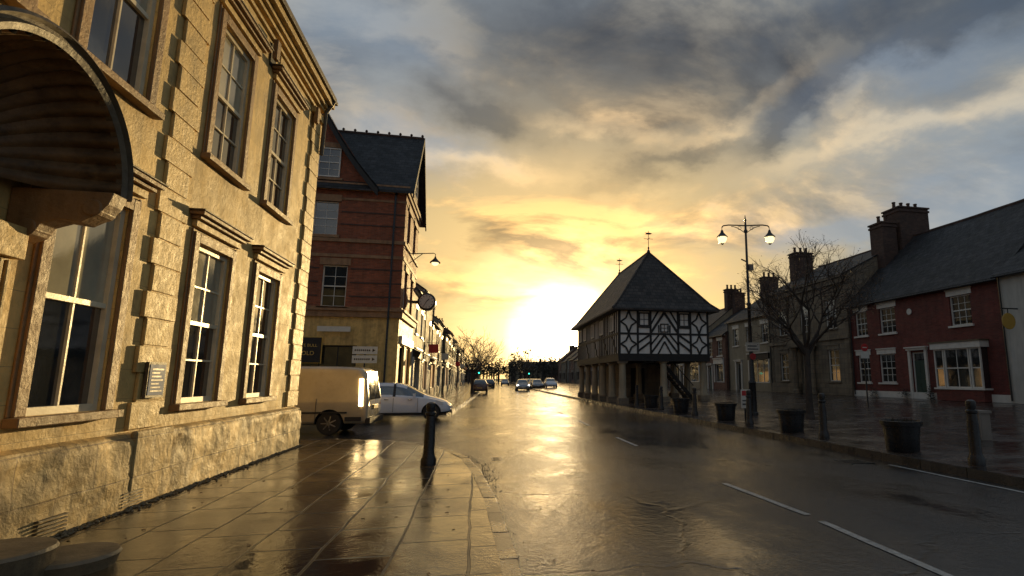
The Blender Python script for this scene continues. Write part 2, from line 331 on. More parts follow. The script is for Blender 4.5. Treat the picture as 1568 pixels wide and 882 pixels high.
    for c in (3.9,5.46):
        D.bf(F,c-.22,c+.22,.3,.55,.12,.18,STONEP); D.bf(F,c-.24,c+.24,2.62,2.9,.002,.18,STONEP)
        D.bf(F,c-.2,c+.2,.3,2.62,.003,.10,STONEP)
        for k in range(5): D.bf(F,c-.18+k*.08,c-.14+k*.08,.58,2.6,.10,.13,STONEP)
    D.obj('door_case',g,bevel=.008)
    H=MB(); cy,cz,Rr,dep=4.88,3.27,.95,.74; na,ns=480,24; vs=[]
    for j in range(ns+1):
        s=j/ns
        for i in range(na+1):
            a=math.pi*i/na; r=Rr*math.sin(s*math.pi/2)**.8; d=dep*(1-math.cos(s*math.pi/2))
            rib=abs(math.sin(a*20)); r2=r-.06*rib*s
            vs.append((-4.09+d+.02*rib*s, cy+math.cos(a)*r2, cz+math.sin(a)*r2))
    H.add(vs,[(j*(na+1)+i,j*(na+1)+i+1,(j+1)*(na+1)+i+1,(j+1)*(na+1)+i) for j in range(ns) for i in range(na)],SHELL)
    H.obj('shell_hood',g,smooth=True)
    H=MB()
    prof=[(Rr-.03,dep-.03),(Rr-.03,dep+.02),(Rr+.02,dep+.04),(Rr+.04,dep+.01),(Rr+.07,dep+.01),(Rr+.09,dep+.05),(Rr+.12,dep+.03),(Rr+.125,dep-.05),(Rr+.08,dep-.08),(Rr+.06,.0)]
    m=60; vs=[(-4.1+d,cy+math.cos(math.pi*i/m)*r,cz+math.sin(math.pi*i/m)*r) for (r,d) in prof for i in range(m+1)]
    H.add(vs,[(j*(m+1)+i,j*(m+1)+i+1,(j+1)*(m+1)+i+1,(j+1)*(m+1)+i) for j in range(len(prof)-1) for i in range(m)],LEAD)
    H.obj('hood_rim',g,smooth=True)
    B=MB()
    for c in (cy+Rr-.06,cy-Rr+.06):
        pts=[(0,2.84),(.10,2.80),(.20,2.85),(.25,2.95),(.38,3.0),(.54,2.98),(.67,3.06),(.74,3.16),(.77,3.27),(0,3.27)]
        vs=[(-4.09+x,c-.10,z) for x,z in pts]+[(-4.09+x,c+.10,z) for x,z in pts]; n=len(pts)
        B.add(vs,[tuple(range(n)),tuple(range(2*n-1,n-1,-1))]+[(i,(i+1)%n,n+(i+1)%n,n+i) for i in range(n)],ARCHI)
        B.lathe((-3.47,c-.115,3.12),[(.07,0),(.08,.01),(.08,.22),(.07,.23)],ARCHI,14,'y')
        B.lathe((-3.93,c-.11,2.92),[(.06,0),(.07,.01),(.07,.21),(.06,.22)],ARCHI,14,'y')
    B.obj('hood_consoles',g,bevel=.01)
    S=MB()
    for (x,y,r,z0,z1) in ((-3.17,5.5,.34,.10,.22),(-3.46,5.15,.38,.10,.36)):
        S.lathe((x,y,0),[(r-.03,z0),(r-.01,z1-.05),(r,z1-.03),(r-.015,z1-.005),(r-.05,z1),(.02,z1+.004)],STEPS,40)
    S.obj('round_stone_steps',g,smooth=True)
left_building()

# ------------------------------------------------------------ GROUND / ROAD / PAVEMENTS
def sheet(name,x0,x1,y0,y1,z,m,nx=1,ny=1,zf=None):
    mb=MB(); vs=[]
    for j in range(ny+1):
        for i in range(nx+1):
            x=x0+(x1-x0)*i/nx;y=y0+(y1-y0)*j/ny; vs.append((x,y,zf(x,y) if zf else z))
    mb.add(vs,[(j*(nx+1)+i,j*(nx+1)+i+1,(j+1)*(nx+1)+i+1,(j+1)*(nx+1)+i) for j in range(ny) for i in range(nx)],m)
    return mb.obj(name,smooth=True)
sheet('ground',-900,900,-300,1800,-.09,GROUND)
def zr(x,y):
    return .006*noise.noise(Vector((x*.5,y*.2,0))) - .035*((x-3.8)/4)**2*(1 if abs(x-3.8)<4.5 else 0)
sheet('road',-60,8.6,-20,320,0,ROAD,160,420,lambda x,y: zr(x,y) if -.6<x else -.035)
def pave(name,poly,z,m):
    mb=MB(); mb.slab([(x,y,z) for x,y in poly],z+.08,m); return mb.obj(name)
def kerb(name,line,z,w=.15,side=1):
    mb=MB()
    for k,(a,b) in enumerate(zip(line,line[1:])):
        L=math.dist(a,b); n=max(1,round(L/.9))
        for i in range(n):
            if a[1]>60 and i>0: continue
            t0=i/n;t1=(i+1)/n-.014/L
            if a[1]>60: t1=1
            p=Vector((a[0]+(b[0]-a[0])*t0,a[1]+(b[1]-a[1])*t0,0));q=Vector((a[0]+(b[0]-a[0])*t1,a[1]+(b[1]-a[1])*t1,0))
            d=(q-p).normalized(); nn=Vector((-d.y,d.x,0))*w*side; j=Vector((0,0,R.uniform(-.004,.004))); jj=nn.normalized()*R.uniform(-.008,.008)
            zz=Vector((0,0,z)); lo=Vector((0,0,-.1)); up=Vector((0,0,-.006))
            mb.hexa([p+jj+lo,q+jj+lo,q+nn+lo,p+nn+lo,p+jj+zz+j+up,q+jj+zz+j+up,q+nn+zz+j,p+nn+zz+j],KERB)
    return mb.obj(name,bevel=.006)
lk=[(.44,-6),(.42,2),(.37,5),(.25,7.5),(.08,9.5),(-.15,11.2),(-.6,12.7),(-1.25,13.9),(-2.2,14.8),(-3.4,15.3),(-5,15.45),(-16,15.45)]
def inset(line,w):
    o=[]
    for i,p in enumerate(line):
        a=Vector(line[max(0,i-1)]);b=Vector(line[min(len(line)-1,i+1)]); d=(b-a).normalized(); o.append((p[0]-d.y*w,p[1]+d.x*w))
    return o
pave('pavement',inset(lk,.15)+[(-16,-6)],.10,FLAG); kerb('kerb',lk,.104,.16,1)
lk2b=[(-16,27.0),(-4.4,27.0),(-3,26.8),(-2,26.2),(-1.45,26.8),(-1.25,28),(-.9,36),(-.2,55),(.3,75),(.4,320)]
pave('pavement',lk2b+[(-16,320)],.10,FLAG); kerb('kerb',lk2b,.105,.16,1)
def zp(x,y): return .11+.0245*(max(x,7.5)-7.5) if x<24 else .515
rk=[(8.05,-8),(8.02,6),(7.98,10),(7.9,15),(7.75,21),(7.55,28),(7.45,40),(7.3,60),(7.3,80),(9.5,84),(9.5,320)]
mb=MB(); xs=[9,10,12,14,17,20,24,40,80]
vs=[];n=len(xs)+1
for (x,y) in rk:
    vs.append((x,y,zp(x,y))); 
    for q in xs: vs.append((q if q>9 else max(x+.05,9.),y,zp(q,y)))
mb.add(vs,[(j*n+i,j*n+i+1,(j+1)*n+i+1,(j+1)*n+i) for j in range(len(rk)-1) for i in range(n-1)],FLAGR)
mb.obj('market_pavement'); kerb('kerb',rk,.125,.16,-1)
def marks(name,segs,w,z=.006):
    mb=MB()
    for (x0,y0,x1,y1) in segs:
        n=10; vs=[]
        for i in range(n+1):
            t=i/n;x=x0+(x1-x0)*t;y=y0+(y1-y0)*t
            e=R.uniform(-.006,.006)
            vs+= [(x-w/2+e,y,zr(x-w/2,y)+z),(x+w/2+e,y,zr(x+w/2,y)+z)]
        mb.add(vs,[(2*i,2*i+1,2*i+3,2*i+2) for i in range(n)],MARK)
    mb.obj(name)
marks('lane_marking',[(3.75,1.2,3.78,3.3),(3.78,3.75,3.82,5.85),(3.84,6.15,3.72,8.2)]+[(3.7,y,3.7,y+2) for y in range(13,120,6)],.09,.007)
marks('edge_marking',[(7.78,0,7.72,6),(7.72,6,7.66,9.4)],.08,.008)
def grate(x,y,z):
    mb=MB()
    for i in range(8): mb.box(x,x+.45,y+i*.06,y+.03+i*.06,z-.03,z+.006,IRON)
    mb.box(x-.03,x,y-.04,y+.5,z-.03,z+.006,IRON); mb.box(x+.45,x+.48,y-.04,y+.5,z-.03,z+.006,IRON); mb.obj('drain_grate')
grate(7.0,9.6,-.02); grate(-.0+.32,11.6,-.03)
mb=MB()
def peb(x,y,z,r,m=PEB,fl=.7):
    vs=[(x+r*a*R.uniform(.7,1.2),y+r*b*R.uniform(.7,1.3),z+r*.5+r*c*fl) for a,b,c in((1,0,0),(-1,0,0),(0,1,0),(0,-1,0),(0,0,1),(0,0,-1))]
    mb.add(vs,[(0,2,4),(2,1,4),(1,3,4),(3,0,4),(2,0,5),(1,2,5),(3,1,5),(0,3,5)],m)
for i in range(1300):
    y=R.uniform(3,14); d=abs(R.gauss(0,.06)); peb(-3.93+d*(1+.7*noise.noise(Vector((y*1.5,0,0)))),y,.1,R.uniform(.006,.026)*(1.3 if R.random()<.15 else 1))
for i in range(420):
    y=R.uniform(4,13); x=.25-.02*y+R.gauss(.14,.09)
    if y>11: x-=(y-11)*.3
    x=max(x,.42-.03*y if y<11 else -9); peb(x,y,-.03,R.uniform(.005,.013))
mb.obj('gravel')
mb=MB()
for i in range(170):
    k=R.random()
    if k<.5: x,y,z=R.uniform(-3.8,.1),R.uniform(3.5,13),.104
    elif k<.7: x,y=R.uniform(.5,1.2),R.uniform(4,25); z=zr(x,y)+.004
    else: x,y=R.uniform(8.3,12),R.uniform(6,24); z=zp(x,y)+.004
    a=R.uniform(0,6.28); r=R.uniform(.015,.035); u=Vector((math.cos(a),math.sin(a),0))*r; w=Vector((-math.sin(a),math.cos(a),0))*r*.55; c=Vector((x,y,z))
    mb.add([c-u,c+w+Vector((0,0,.006)),c+u+Vector((0,0,.004)),c-w],[(0,1,2,3)],LEAFB)
mb.obj('fallen_leaves')

# ------------------------------------------------------------ generic house
def house(name,o,a,n,L,base,eave,depth,ridge,wm,rm,ops,trim=WOODW,chim=(),bands=(),quoin=None,rec=.1,sidem=None,lint=True,nx=2,eoh=.25,shopg=GLASS):
    F=Fr(o,a,n); g=grp(name,F(L/2,0,0)); W=MB();T=MB();FR_=MB();G=MB();Rf=MB()
    holes=[(q[1],q[2],q[3],q[4]) for q in ops if q[0]!='bay']
    wall(W,F,0,L,base,eave,holes,wm,rec+.12)
    sm=sidem or wm
    for s in (0,L):
        W.add([F(s,base,0),F(s,base,-depth),F(s,eave,-depth),F(s,ridge,-depth/2),F(s,eave,0)],[(0,1,2,3,4)],sm)
    W.quad(F(0,base,-depth),F(L,base,-depth),F(L,eave,-depth),F(0,eave,-depth),sm)
    for q in ops:
        t,s0,s1,z0,z1=q[:5]
        if t=='sash':
            sash(FR_,G,F,s0,s1,z0,z1,rec,nx,q[5] if len(q)>5 else 2)
            T.bf(F,s0-.1,s1+.1,z0-.1,z0-.003,.001,.1,trim)
            if lint: T.bf(F,s0-.12,s1+.12,z1+.003,z1+.28,.001,.035,trim); T.bf(F,s0-.16,s1+.16,z1+.283,z1+.34,.001,.08,trim)
        elif t=='shop':
            sash(FR_,G,F,s0,s1,z0,z1,rec,max(2,int((s1-s0)/1.1)),1,trim,shopg,.08,.05,False)
            T.bf(F,s0-.15,s1+.15,z1+.003,z1+.5,.001,.14,q[5] if len(q)>5 else trim); T.bf(F,s0-.2,s1+.2,z1+.503,z1+.58,.001,.24,trim)
            T.bf(F,s0-.15,s0-.003,z0,z1,.001,.1,trim); T.bf(F,s1+.003,s1+.15,z0,z1,.001,.1,trim)
        elif t=='door':
            pdoor(FR_,F,s0,s1,z0,z1,q[5],rec); T.bf(F,s0-.16,s0-.003,z0,z1+.1,.001,.1,trim);T.bf(F,s1+.003,s1+.16,z0,z1+.1,.001,.1,trim); T.bf(F,s0-.2,s1+.2,z1+.103,z1+.22,.001,.16,trim); T.bf(F,s0-.26,s1+.26,z1+.223,z1+.29,.001,.24,trim)
        elif t=='bay':
            p=.45
            W.bf(F,s0,s1,base,z0,.002,p,wm)
            T.bf(F,s0-.08,s1+.08,z0,z0+.08,.002,p+.06,trim); T.bf(F,s0-.1,s1+.1,z1,z1+.3,.002,p+.08,trim); T.bf(F,s0-.15,s1+.15,z1+.303,z1+.37,.002,p+.14,LEAD)
            F2=lambda s,z,d,F=F:F(s,z,d+p)
            w=(s1-s0)
            for u0,u1 in ((s0+.02,s0+w*.22),(s0+w*.24,s0+w*.76),(s0+w*.78,s1-.02)):
                sash(FR_,G,F2,u0,u1,z0+.083,z1-.003,.02,1 if u1-u0<1 else 2,1,trim,GLASS,.06,.03,True)
            for s in (s0+.02,s1-.02): 
                G.quad(F(s,z0+.08,.0),F(s,z0+.08,p-.1),F(s,z1,p-.1),F(s,z1,0),GLASS)
    for z,h,d in bands: T.bf(F,-.01,L+.01,z,z+h,.001,d,trim)
    if quoin:
        for s0,s1 in ((0,.5),(L-.5,L)):
            z=base+.02;k=0
            while z<eave-.4: T.bf(F,s0+(.12 if k%2 and s0>0 else 0),s1-(.12 if k%2 and s0==0 else 0),z,z+.3,.001,.04,quoin); z+=.32;k+=1
    oh=eoh; slope=(ridge-eave)/(depth/2); th=.1
    K=8
    def sg_(i): t=i/K; return -.07*math.sin(math.pi*t)+.015*math.sin(t*23+L)
    for sg in (0,1):
        dE=oh if sg==0 else -depth-oh
        for i in range(K):
            a0=-.05+(L+.1)*i/K;a1=-.05+(L+.1)*(i+1)/K
            Rf.slab([F(a0,eave-oh*slope+.12,dE),F(a1,eave-oh*slope+.12,dE),F(a1,ridge+.12+sg_(i+1)-sg*.001,-depth/2),F(a0,ridge+.12+sg_(i)-sg*.001,-depth/2)],th,rm)
    for i in range(K): Rf.tube(F(-.05+(L+.1)*i/K,ridge+.12+sg_(i),-depth/2),F(-.05+(L+.1)*(i+1)/K,ridge+.12+sg_(i+1),-depth/2),.1,.1,BRICKD,6)
    T.bf(F,-.02,L+.02,eave-.16,eave-.02,.002,.1,trim)
    gz=eave-oh*slope+.0
    T.tube(F(-.03,gz+.02,oh+.05),F(L+.03,gz+.02,oh+.05),.055,.055,IRON,8)
    T.tube(F(L-.12,gz,.08),F(L-.12,base+.1,.08),.04,.04,IRON,8)
    for (s,d,w,dd,top,np) in chim:
        z0=ridge-slope*abs(d-depth/2)-1.0
        Rf.bf(F,s-w/2,s+w/2,z0,top,-d-dd/2,-d+dd/2,BRICKD); Rf.bf(F,s-w/2-.06,s+w/2+.06,top-.35,top-.22,-d-dd/2-.06,-d+dd/2+.06,BRICKD); Rf.bf(F,s-w/2-.08,s+w/2+.08,top-.1,top+.002,-d-dd/2-.08,-d+dd/2+.08,BRICKD)
        for k in range(np):
            dd0=-d-dd/2+dd*(k+.5)/np; p=F(s,top,dd0); Rf.lathe(p,[(.14,0),(.12,.05),(.1,.4),(.13,.43),(.12,.5)],BRICKD,10)
    W.obj('walls',g); T.obj('trim',g); FR_.obj('window_frames',g); G.obj('glass',g); Rf.obj('roof',g)
    return g,F
X0=23.2;B0=.5
A=(0,1,0);NL=(-1,0,0)
g,F=house('white_inn',(X0-.25,8,0),A,NL,12.2,B0,6.3,9,9.6,RENDW,SLY,[('sash',1,2.1,4.2,5.8),('sash',4,5.1,4.2,5.8),('sash',7,8.1,4.2,5.8),('door',9.4,10.4,B0,2.9,TIMB),('shop',1,4,1.3,3.0),('sash',6,7.2,1.4,3.2)],TIMB,lint=False,chim=[(.6,4.5,.8,1.6,11.5,3)])
m=MB(); m.tube((22.9,19.35,4.6),(22.0,19.35,4.6),.03,.03,IRON,6); m.lathe((22.35,19.33,4.05),[(.34,0),(.36,.015),(.36,.03),(.34,.045)],YELP,24,'y'); m.tube((22.35,19.35,4.6),(22.35,19.35,4.4),.02,.02,IRON); m.obj('hanging_sign',g)
g,F=house('red_brick_house',(X0,20.22,0),A,NL,10.8,B0,6.3,9.6,10.9,BRICKR,SLY,[
 ('sash',1.75,3.0,4.2,5.7,2),('sash',6.8,8.1,4.2,5.7,2),('sash',9.2,10.3,4.2,5.7,2),('bay',1.1,3.85,1.05,3.05),('door',4.85,5.85,B0,3.0,GREEND),('sash',7.1,8.4,1.35,3.0,2),('sash',9.2,10.3,1.35,3.0,2)],WOODW,
 chim=[(10.75,3.0,1.2,1.1,11.9,2),(10.75,4.9,1.5,2.3,13.0,4)],bands=[(B0,.35,.05)],nx=3)
m=MB(); m.lathe((X0-.06,25.9,5.25),[(.16,0),(.18,.02),(.16,.06)],WOODW,16,'x'); m.obj('wall_plaque',g)
m=MB()
for s,h in ((4.5,.7),(6.3,.55),(8.8,.5)):
    for i in range(160):
        p=F(s+R.gauss(0,.13),B0+abs(R.gauss(h*.5,h*.3)),.22+R.gauss(0,.1)); u=Vector((R.gauss(0,1),R.gauss(0,1),R.gauss(0,1)))*.05; w=u.orthogonal().normalized()*.03; m.add([p-u,p+w,p+u],[(0,1,2)],HEDGE)
m.obj('doorway_shrubs',g)
g,F=house('stone_bank',(X0-.1,31.05,0),A,NL,10.0,B0,8.4,10,10.9,STONEG,SLY,[('sash',1.2,2.4,4.9,6.9),('sash',4.3,5.5,4.9,6.9),('sash',7.4,8.6,4.9,6.9),('sash',1.2,2.4,1.4,3.5),('door',4.2,5.5,B0,3.4,TIMB),('sash',7.4,8.6,1.4,3.5)],STONEG,
 chim=[(9.6,3,1.0,1.6,12.0,3)],bands=[(B0,.7,.1),(4.15,.25,.12),(7.85,.3,.2),(8.2,.18,.35)],quoin=STONEG)
for s in (3.75,5.9):
    m=MB(); p=F(s,B0,.35); m.lathe(p,[(.28,0),(.28,.25),(.2,.3),(.18,3.0),(.24,3.1),(.28,3.2),(.28,3.3)],STONEG,14); m.obj('porch_column',g,smooth=True)
m=MB(); m.bf(F,3.4,6.3,3.82,4.13,.13,.75,STONEG); m.obj('porch_entablature',g)
house('stone_cottage',(X0+.3,41.1,0),A,NL,8.6,B0,7.0,9,10,RENDC,SLY,[('sash',1,2.1,4.6,6.2),('sash',3.8,4.9,4.6,6.2),('sash',6.4,7.5,4.6,6.2),('shop',1,4.4,1.2,3.2,TIMB),('door',6,7,B0,3,TIMB)],chim=[(8.3,4.5,.8,1.6,11.6,3)],nx=2)
house('brick_shop',(X0,49.75,0),A,NL,5.2,B0,5.9,8,8.8,BRICK,SLX,[('sash',.8,1.9,3.8,5.3),('sash',3.2,4.3,3.8,5.3),('shop',.6,2.6,1.2,3.0),('door',3.3,4.3,B0,2.8,GREEND)],chim=[(4.9,4,.7,1.2,10.8,2)])
house('white_shop',(X0-.4,55.0,0),A,NL,7,B0,6.2,8,9.3,RENDC,SLY,[('sash',.8,1.9,4,5.5),('sash',3.0,4.1,4,5.5),('sash',5.2,6.2,4,5.5),('shop',.6,4.4,1.2,3.0,BRNP),('door',5.2,6.2,B0,2.9,TIMB)],chim=[(.5,4,.8,1.4,11.3,3)])
y=62.1; k=0
wms=[BRICK,RENDC,STONEG,BRICK,RENDG,STONEG]
while y<165:
    L=R.uniform(7,10); e=R.uniform(5.8,7.2)
    house('terraced_house',(X0+R.uniform(-.4,.6),y,0),A,NL,L,B0,e,8,e+R.uniform(2.5,3.4),wms[k%6],SLY,[('sash',1,2.1,4.1,5.5,1),('sash',L-2.4,L-1.3,4.1,5.5,1),('shop',.8,L*.5,1.2,3.1),('door',L*.65,L*.65+1,B0,2.8,TIMB)],RENDG,chim=[(L-.4,4,.8,1.4,e+4.6,2)])
    y+=L+.02;k+=1
NR=(1,0,0); y=35.4;k=0
lw=[RENDW,RENDC,BRICK,RENDC,STONEG,BRICK,RENDC]; le=[7.1,8.1,6.6,7.6,6.8,7.8,6.7]
while y<150:
    L=R.uniform(6.5,9.5); e=le[k%7]
    hg,F=house('shop_terrace',(-4.3+R.uniform(-.15,.25),y,0),A,NR,L,.1,e,8,e+R.uniform(2.3,3.2),lw[k%7],SLY,[('sash',1,2.1,4.4,6.0,1),('sash',L-2.4,L-1.3,4.4,6.0,1),('shop',.6,L*.62,.7,2.9,[TIMB,RENDW,BRNP,RENDC][k%4]),('door',L*.74,L*.74+.95,.1,2.6,TIMB)],chim=[(L-.4,3.4,.8,1.3,e+4.2,3)],shopg=LITW if k in(1,2,4,7) else GLASS)
    m=MB()
    if k in(0,2,5):
        m.slab([F(.5,3.35,.15),F(L*.64,3.35,.15),F(L*.64,2.75,1.3),F(.5,2.75,1.3)],.03,[RENDW,BRNP,RENDC][k%3]); m.obj('awning',hg)
    elif k%2==1:
        m.bf(F,L*.5,L*.5+.05,3.6,4.3,.2,.95,[SIGNW,SIGNR,TIMB][k%3]); m.tube(F(L*.5+.02,4.4,0),F(L*.5+.02,4.4,1),.02,.02,IRON); m.obj('projecting_sign',hg)
    y+=L+.02;k+=1

# ------------------------------------------------------------ RED CORNER BUILDING
def corner():
    g=grp('victorian_corner_building',(-8,31,0)); W=MB();T=MB();FR_=MB();G=MB();Rf=MB()
    x1=-4.1;y0=29.3;y1=35.3;e=11.5; zR=15.6
    FS=Fr((-15,y0,0),(1,0,0),(0,-1,0)); LS=15-4.1
    def sx(x): return x+15
    wins=[(-7.85,-6.7,5.1,7.2),(-8.5,-7.35,8.75,10.5),(-11.4,-10.2,5.1,7.2),(-11.4,-10.2,8.75,10.5)]
    wall(W,FS,0,LS,0,4.6,[(sx(-8.6),sx(-6.0),1.0,3.2)],STONEP,.2)
    wall(W,FS,0,LS,4.6,e,[(sx(a),sx(b),c,d) for a,b,c,d in wins],BRICKS,.22)
    sash(FR_,G,FS,sx(-8.6),sx(-6.0),1.0,3.2,.12,3,1,TIMB,GLASS,.08,.04,False)
    for a,b,c,d in wins:
        sash(FR_,G,FS,sx(a),sx(b),c,d,.12,2,2,WOODW)
        T.bf(FS,sx(a)-.14,sx(b)+.14,d+.003,d+.35,.001,.07,BAND); T.bf(FS,sx(a)-.14,sx(b)+.14,c-.15,c-.003,.001,.1,BAND)
    bands=((4.6,.3,.16),(4.9,.12,.26),(5.02,.1,.1),(7.62,.16,.05),(8.4,.18,.09),(10.62,.12,.04),(11.1,.2,.1),(11.32,.2,.18),(7.0,.08,.02),(6.3,.08,.02),(5.6,.08,.02),(9.3,.08,.02),(9.95,.08,.02))
    for z,h,d in bands: 
        sp_=[(0,LS)]
        if d<.04:
            sp_=[];s=0
            for a,b,c,dd in sorted(wins):
                if c-.1<z<dd+.1: sp_.append((s,sx(a)-.15)); s=sx(b)+.15
            sp_.append((s,LS))
        for s0,s1 in sp_: T.bf(FS,s0,s1+(d if s1==LS else 0),z,z+h-.002,.0015,d,BAND if d>=.04 else BRICKD)
    FE=Fr((x1,y0,0),(0,1,0),(1,0,0)); LE=y1-y0
    ew=[(1.0,2.1,5.1,7.2),(3.6,4.7,5.1,7.2),(1.0,2.1,8.75,10.5),(3.6,4.7,8.75,10.5),(2.4,3.5,11.9,13.5)]
    wall(W,FE,0,LE,0,4.6,[(.7,2.6,.8,3.3),(3.3,5.3,.8,3.3)],STONEP,.2)
    wall(W,FE,0,LE,4.6,e,[w for w in ew if w[2]<11],BRICKS,.22)
    for w in ((.7,2.6),(3.3,5.3)): sash(FR_,G,FE,w[0],w[1],.8,3.3,.12,2,1,TIMB,LITW if w[0]>3 else GLASS,.08,.04,False); T.bf(FE,w[0]-.15,w[1]+.15,3.35,3.75,.002,.14,WOODW)
    for s0,s1,c,d in ew:
        if c<11: sash(FR_,G,FE,s0,s1,c,d,.12,2,2); 
        T.bf(FE,s0-.14,s1+.14,d+.003,d+.35,.001,.07,BAND); T.bf(FE,s0-.14,s1+.14,c-.15,c-.003,.001,.1,BAND)
    for z,h,d in bands[:8]: T.bf(FE,.0,LE,z,z+h-.002,.0015,d,BAND)
    W.add([(x1-.01,y0,e),(x1-.01,y1,e),(x1-.01,(y0+y1)/2,zR-.1)],[(0,1,2)],BRICKS)
    sash(FR_,G,FE,2.4,3.5,11.9,13.5,-.12,2,2)
    W.quad((x1,y1,0),(-15,y1,0),(-15,y1,e),(x1,y1,e),BRICKS)
    ym=(y0+y1)/2
    Rf.slab([(-3.75,y0-.35,11.2),(-3.75,ym,zR),(-15,ym,zR),(-15,y0-.35,11.2)],.12,SLX)
    Rf.slab([(-3.75,y1+.35,11.2),(-3.75,ym,zR-.001),(-15,ym,zR-.001),(-15,y1+.35,11.2)],.12,SLX)
    for sgn in (-1,1):
        ye=ym+sgn*(ym-y0+.38); T.hexa([(-3.75,ye,10.85),(-3.75,ym,zR-.35),(-3.68,ym,zR-.35),(-3.68,ye,10.85),(-3.75,ye,11.25),(-3.75,ym,zR+.05),(-3.68,ym,zR+.05),(-3.68,ye,11.25)],TIMB)
    Rf.tube((-15,ym,zR),(-3.75,ym,zR),.09,.09,BRICKD,6)
    x=-15.
    while x<-3.8:
        Rf.lathe((x,ym,zR+.05),[(.05,0),(.05,.05),(.085,.1),(.05,.17),(.01,.2)],BRICKD,8); x+=.62
    s=0
    while s<LS: T.bf(FS,s,s+.12,11.12,11.3,.11,.17,BAND); s+=.3
    ax=-8.75;hw=2.95;zt=16.1
    W.add([(ax-hw,y0-.03,e),(ax+hw,y0-.03,e),(ax,y0-.03,zt-.1)],[(0,1,2)],BRICKS)
    sash(FR_,G,Fr((-15,y0-.03,0),(1,0,0),(0,-1,0)),sx(-8.45),sx(-7.4),11.75,13.3,-.12,2,2)
    T.bf(FS,sx(-8.6),sx(-7.25),13.32,13.6,.04,.16,BAND); T.bf(FS,sx(-8.6),sx(-7.25),11.6,11.72,.04,.14,BAND)
    for sg in (-1,1):
        N_=12; pr=[]
        for i in range(N_+1):
            t=i/N_; pr.append((ax+sg*(hw+.35)*t, zt-(zt-11.2)*t-.35*math.sin(math.pi*t)))
        for (p,q) in zip(pr,pr[1:]):
            T.hexa([(p[0],y0-.5,p[1]-.42),(q[0],y0-.5,q[1]-.42),(q[0],y0-.42,q[1]-.42),(p[0],y0-.42,p[1]-.42),(p[0],y0-.5,p[1]+.05),(q[0],y0-.5,q[1]+.05),(q[0],y0-.42,q[1]+.05),(p[0],y0-.42,p[1]+.05)],TIMB)
            Rf.slab([(p[0],y0-.5,p[1]+.1),(q[0],y0-.5,q[1]+.1),(q[0],ym,q[1]+.1),(p[0],ym,p[1]+.1)],.12,SLY)
    T.path([(-4.6,29.2,11.2),(-4.6,29.05,10.9),(-4.6,29.05,.2)],.05,IRON,8)
    W.obj('walls',g);T.obj('stone_bands',g);FR_.obj('window_frames',g);G.obj('glass',g);Rf.obj('roof',g)
    m=MB(); m.box(-8.9,-7.6,29.1,29.2,2.35,3.55,TIMB); m.box(-8.95,-7.55,29.2,29.24,2.3,3.6,GOLD); m.obj('pub_sign_board',g)
    for i,(t,z,s) in enumerate((('GATE BULL',3.1,.2),('GOLD',2.7,.28))):
        cu=bpy.data.curves.new('sign_text','FONT'); cu.body=t; cu.size=s; cu.align_x='CENTER'; cu.extrude=.004; cu.materials.append(GOLD)
        o=bpy.data.objects.new('sign_text',cu); COL.objects.link(o); o.rotation_euler=(math.pi/2,0,0); o.location=(-8.25,29.09,z); o.parent=g; o.matrix_parent_inverse=Matrix.Translation(-g.location)
    m=MB(); m.box(-7.8,-6.3,29.0,29.06,3.85,4.1,SIGNW); m.obj('street_name_plate',g)
corner()
m=MB(); g=grp('wall_lamp',(-4,31.6,8.4)); m.tube((-4.1,31.6,8.45),(-2.8,31.6,8.55),.03,.025,IRON); m.tube((-4.1,31.6,7.9),(-3.4,31.6,8.48),.02,.02,IRON)
m.path([(-2.8,31.6,8.55),(-2.7,31.6,8.5),(-2.7,31.6,8.35)],.02,IRON); m.lathe((-2.7,31.6,8.0),[(.3,0),(.28,.05),(.16,.16),(.06,.28),(.04,.36)],IRON,16); m.obj('bracket',g,smooth=True)
m=MB(); m.lathe((-2.7,31.6,7.84),[(.05,0),(.15,.05),(.2,.16)],LAMPG,14); m.obj('globe',g,smooth=True)
g=grp('street_clock',(-3.2,33.4,6)); m=MB(); m.lathe((-3.2,33.15,6.0),[(.44,0),(.5,.02),(.52,.08),(.52,.42),(.5,.48),(.44,.5)],IRON,32,'y'); m.box(-4.1,-3.7,33.34,33.46,5.9,6.06,IRON); m.tube((-4.1,33.4,6.8),(-3.2,33.4,6.55),.03,.03,IRON); m.obj('case',g,smooth=True)
m=MB(); m.lathe((-3.2,33.135,6.0),[(.40,0),(.41,.012)],SIGNW,32,'y'); m.obj('face',g)
m=MB()
for k in range(12):
    a=math.pi*k/6; m.tube((-3.2+.3*math.sin(a),33.125,6+.3*math.cos(a)),(-3.2+.37*math.sin(a),33.125,6+.37*math.cos(a)),.02,.02,IRON,4)
m.tube((-3.2,33.12,6),(-3.05,33.12,6.16),.025,.02,IRON,4); m.tube((-3.2,33.115,6),(-3.34,33.115,5.74),.02,.015,IRON,4); m.obj('hands',g)

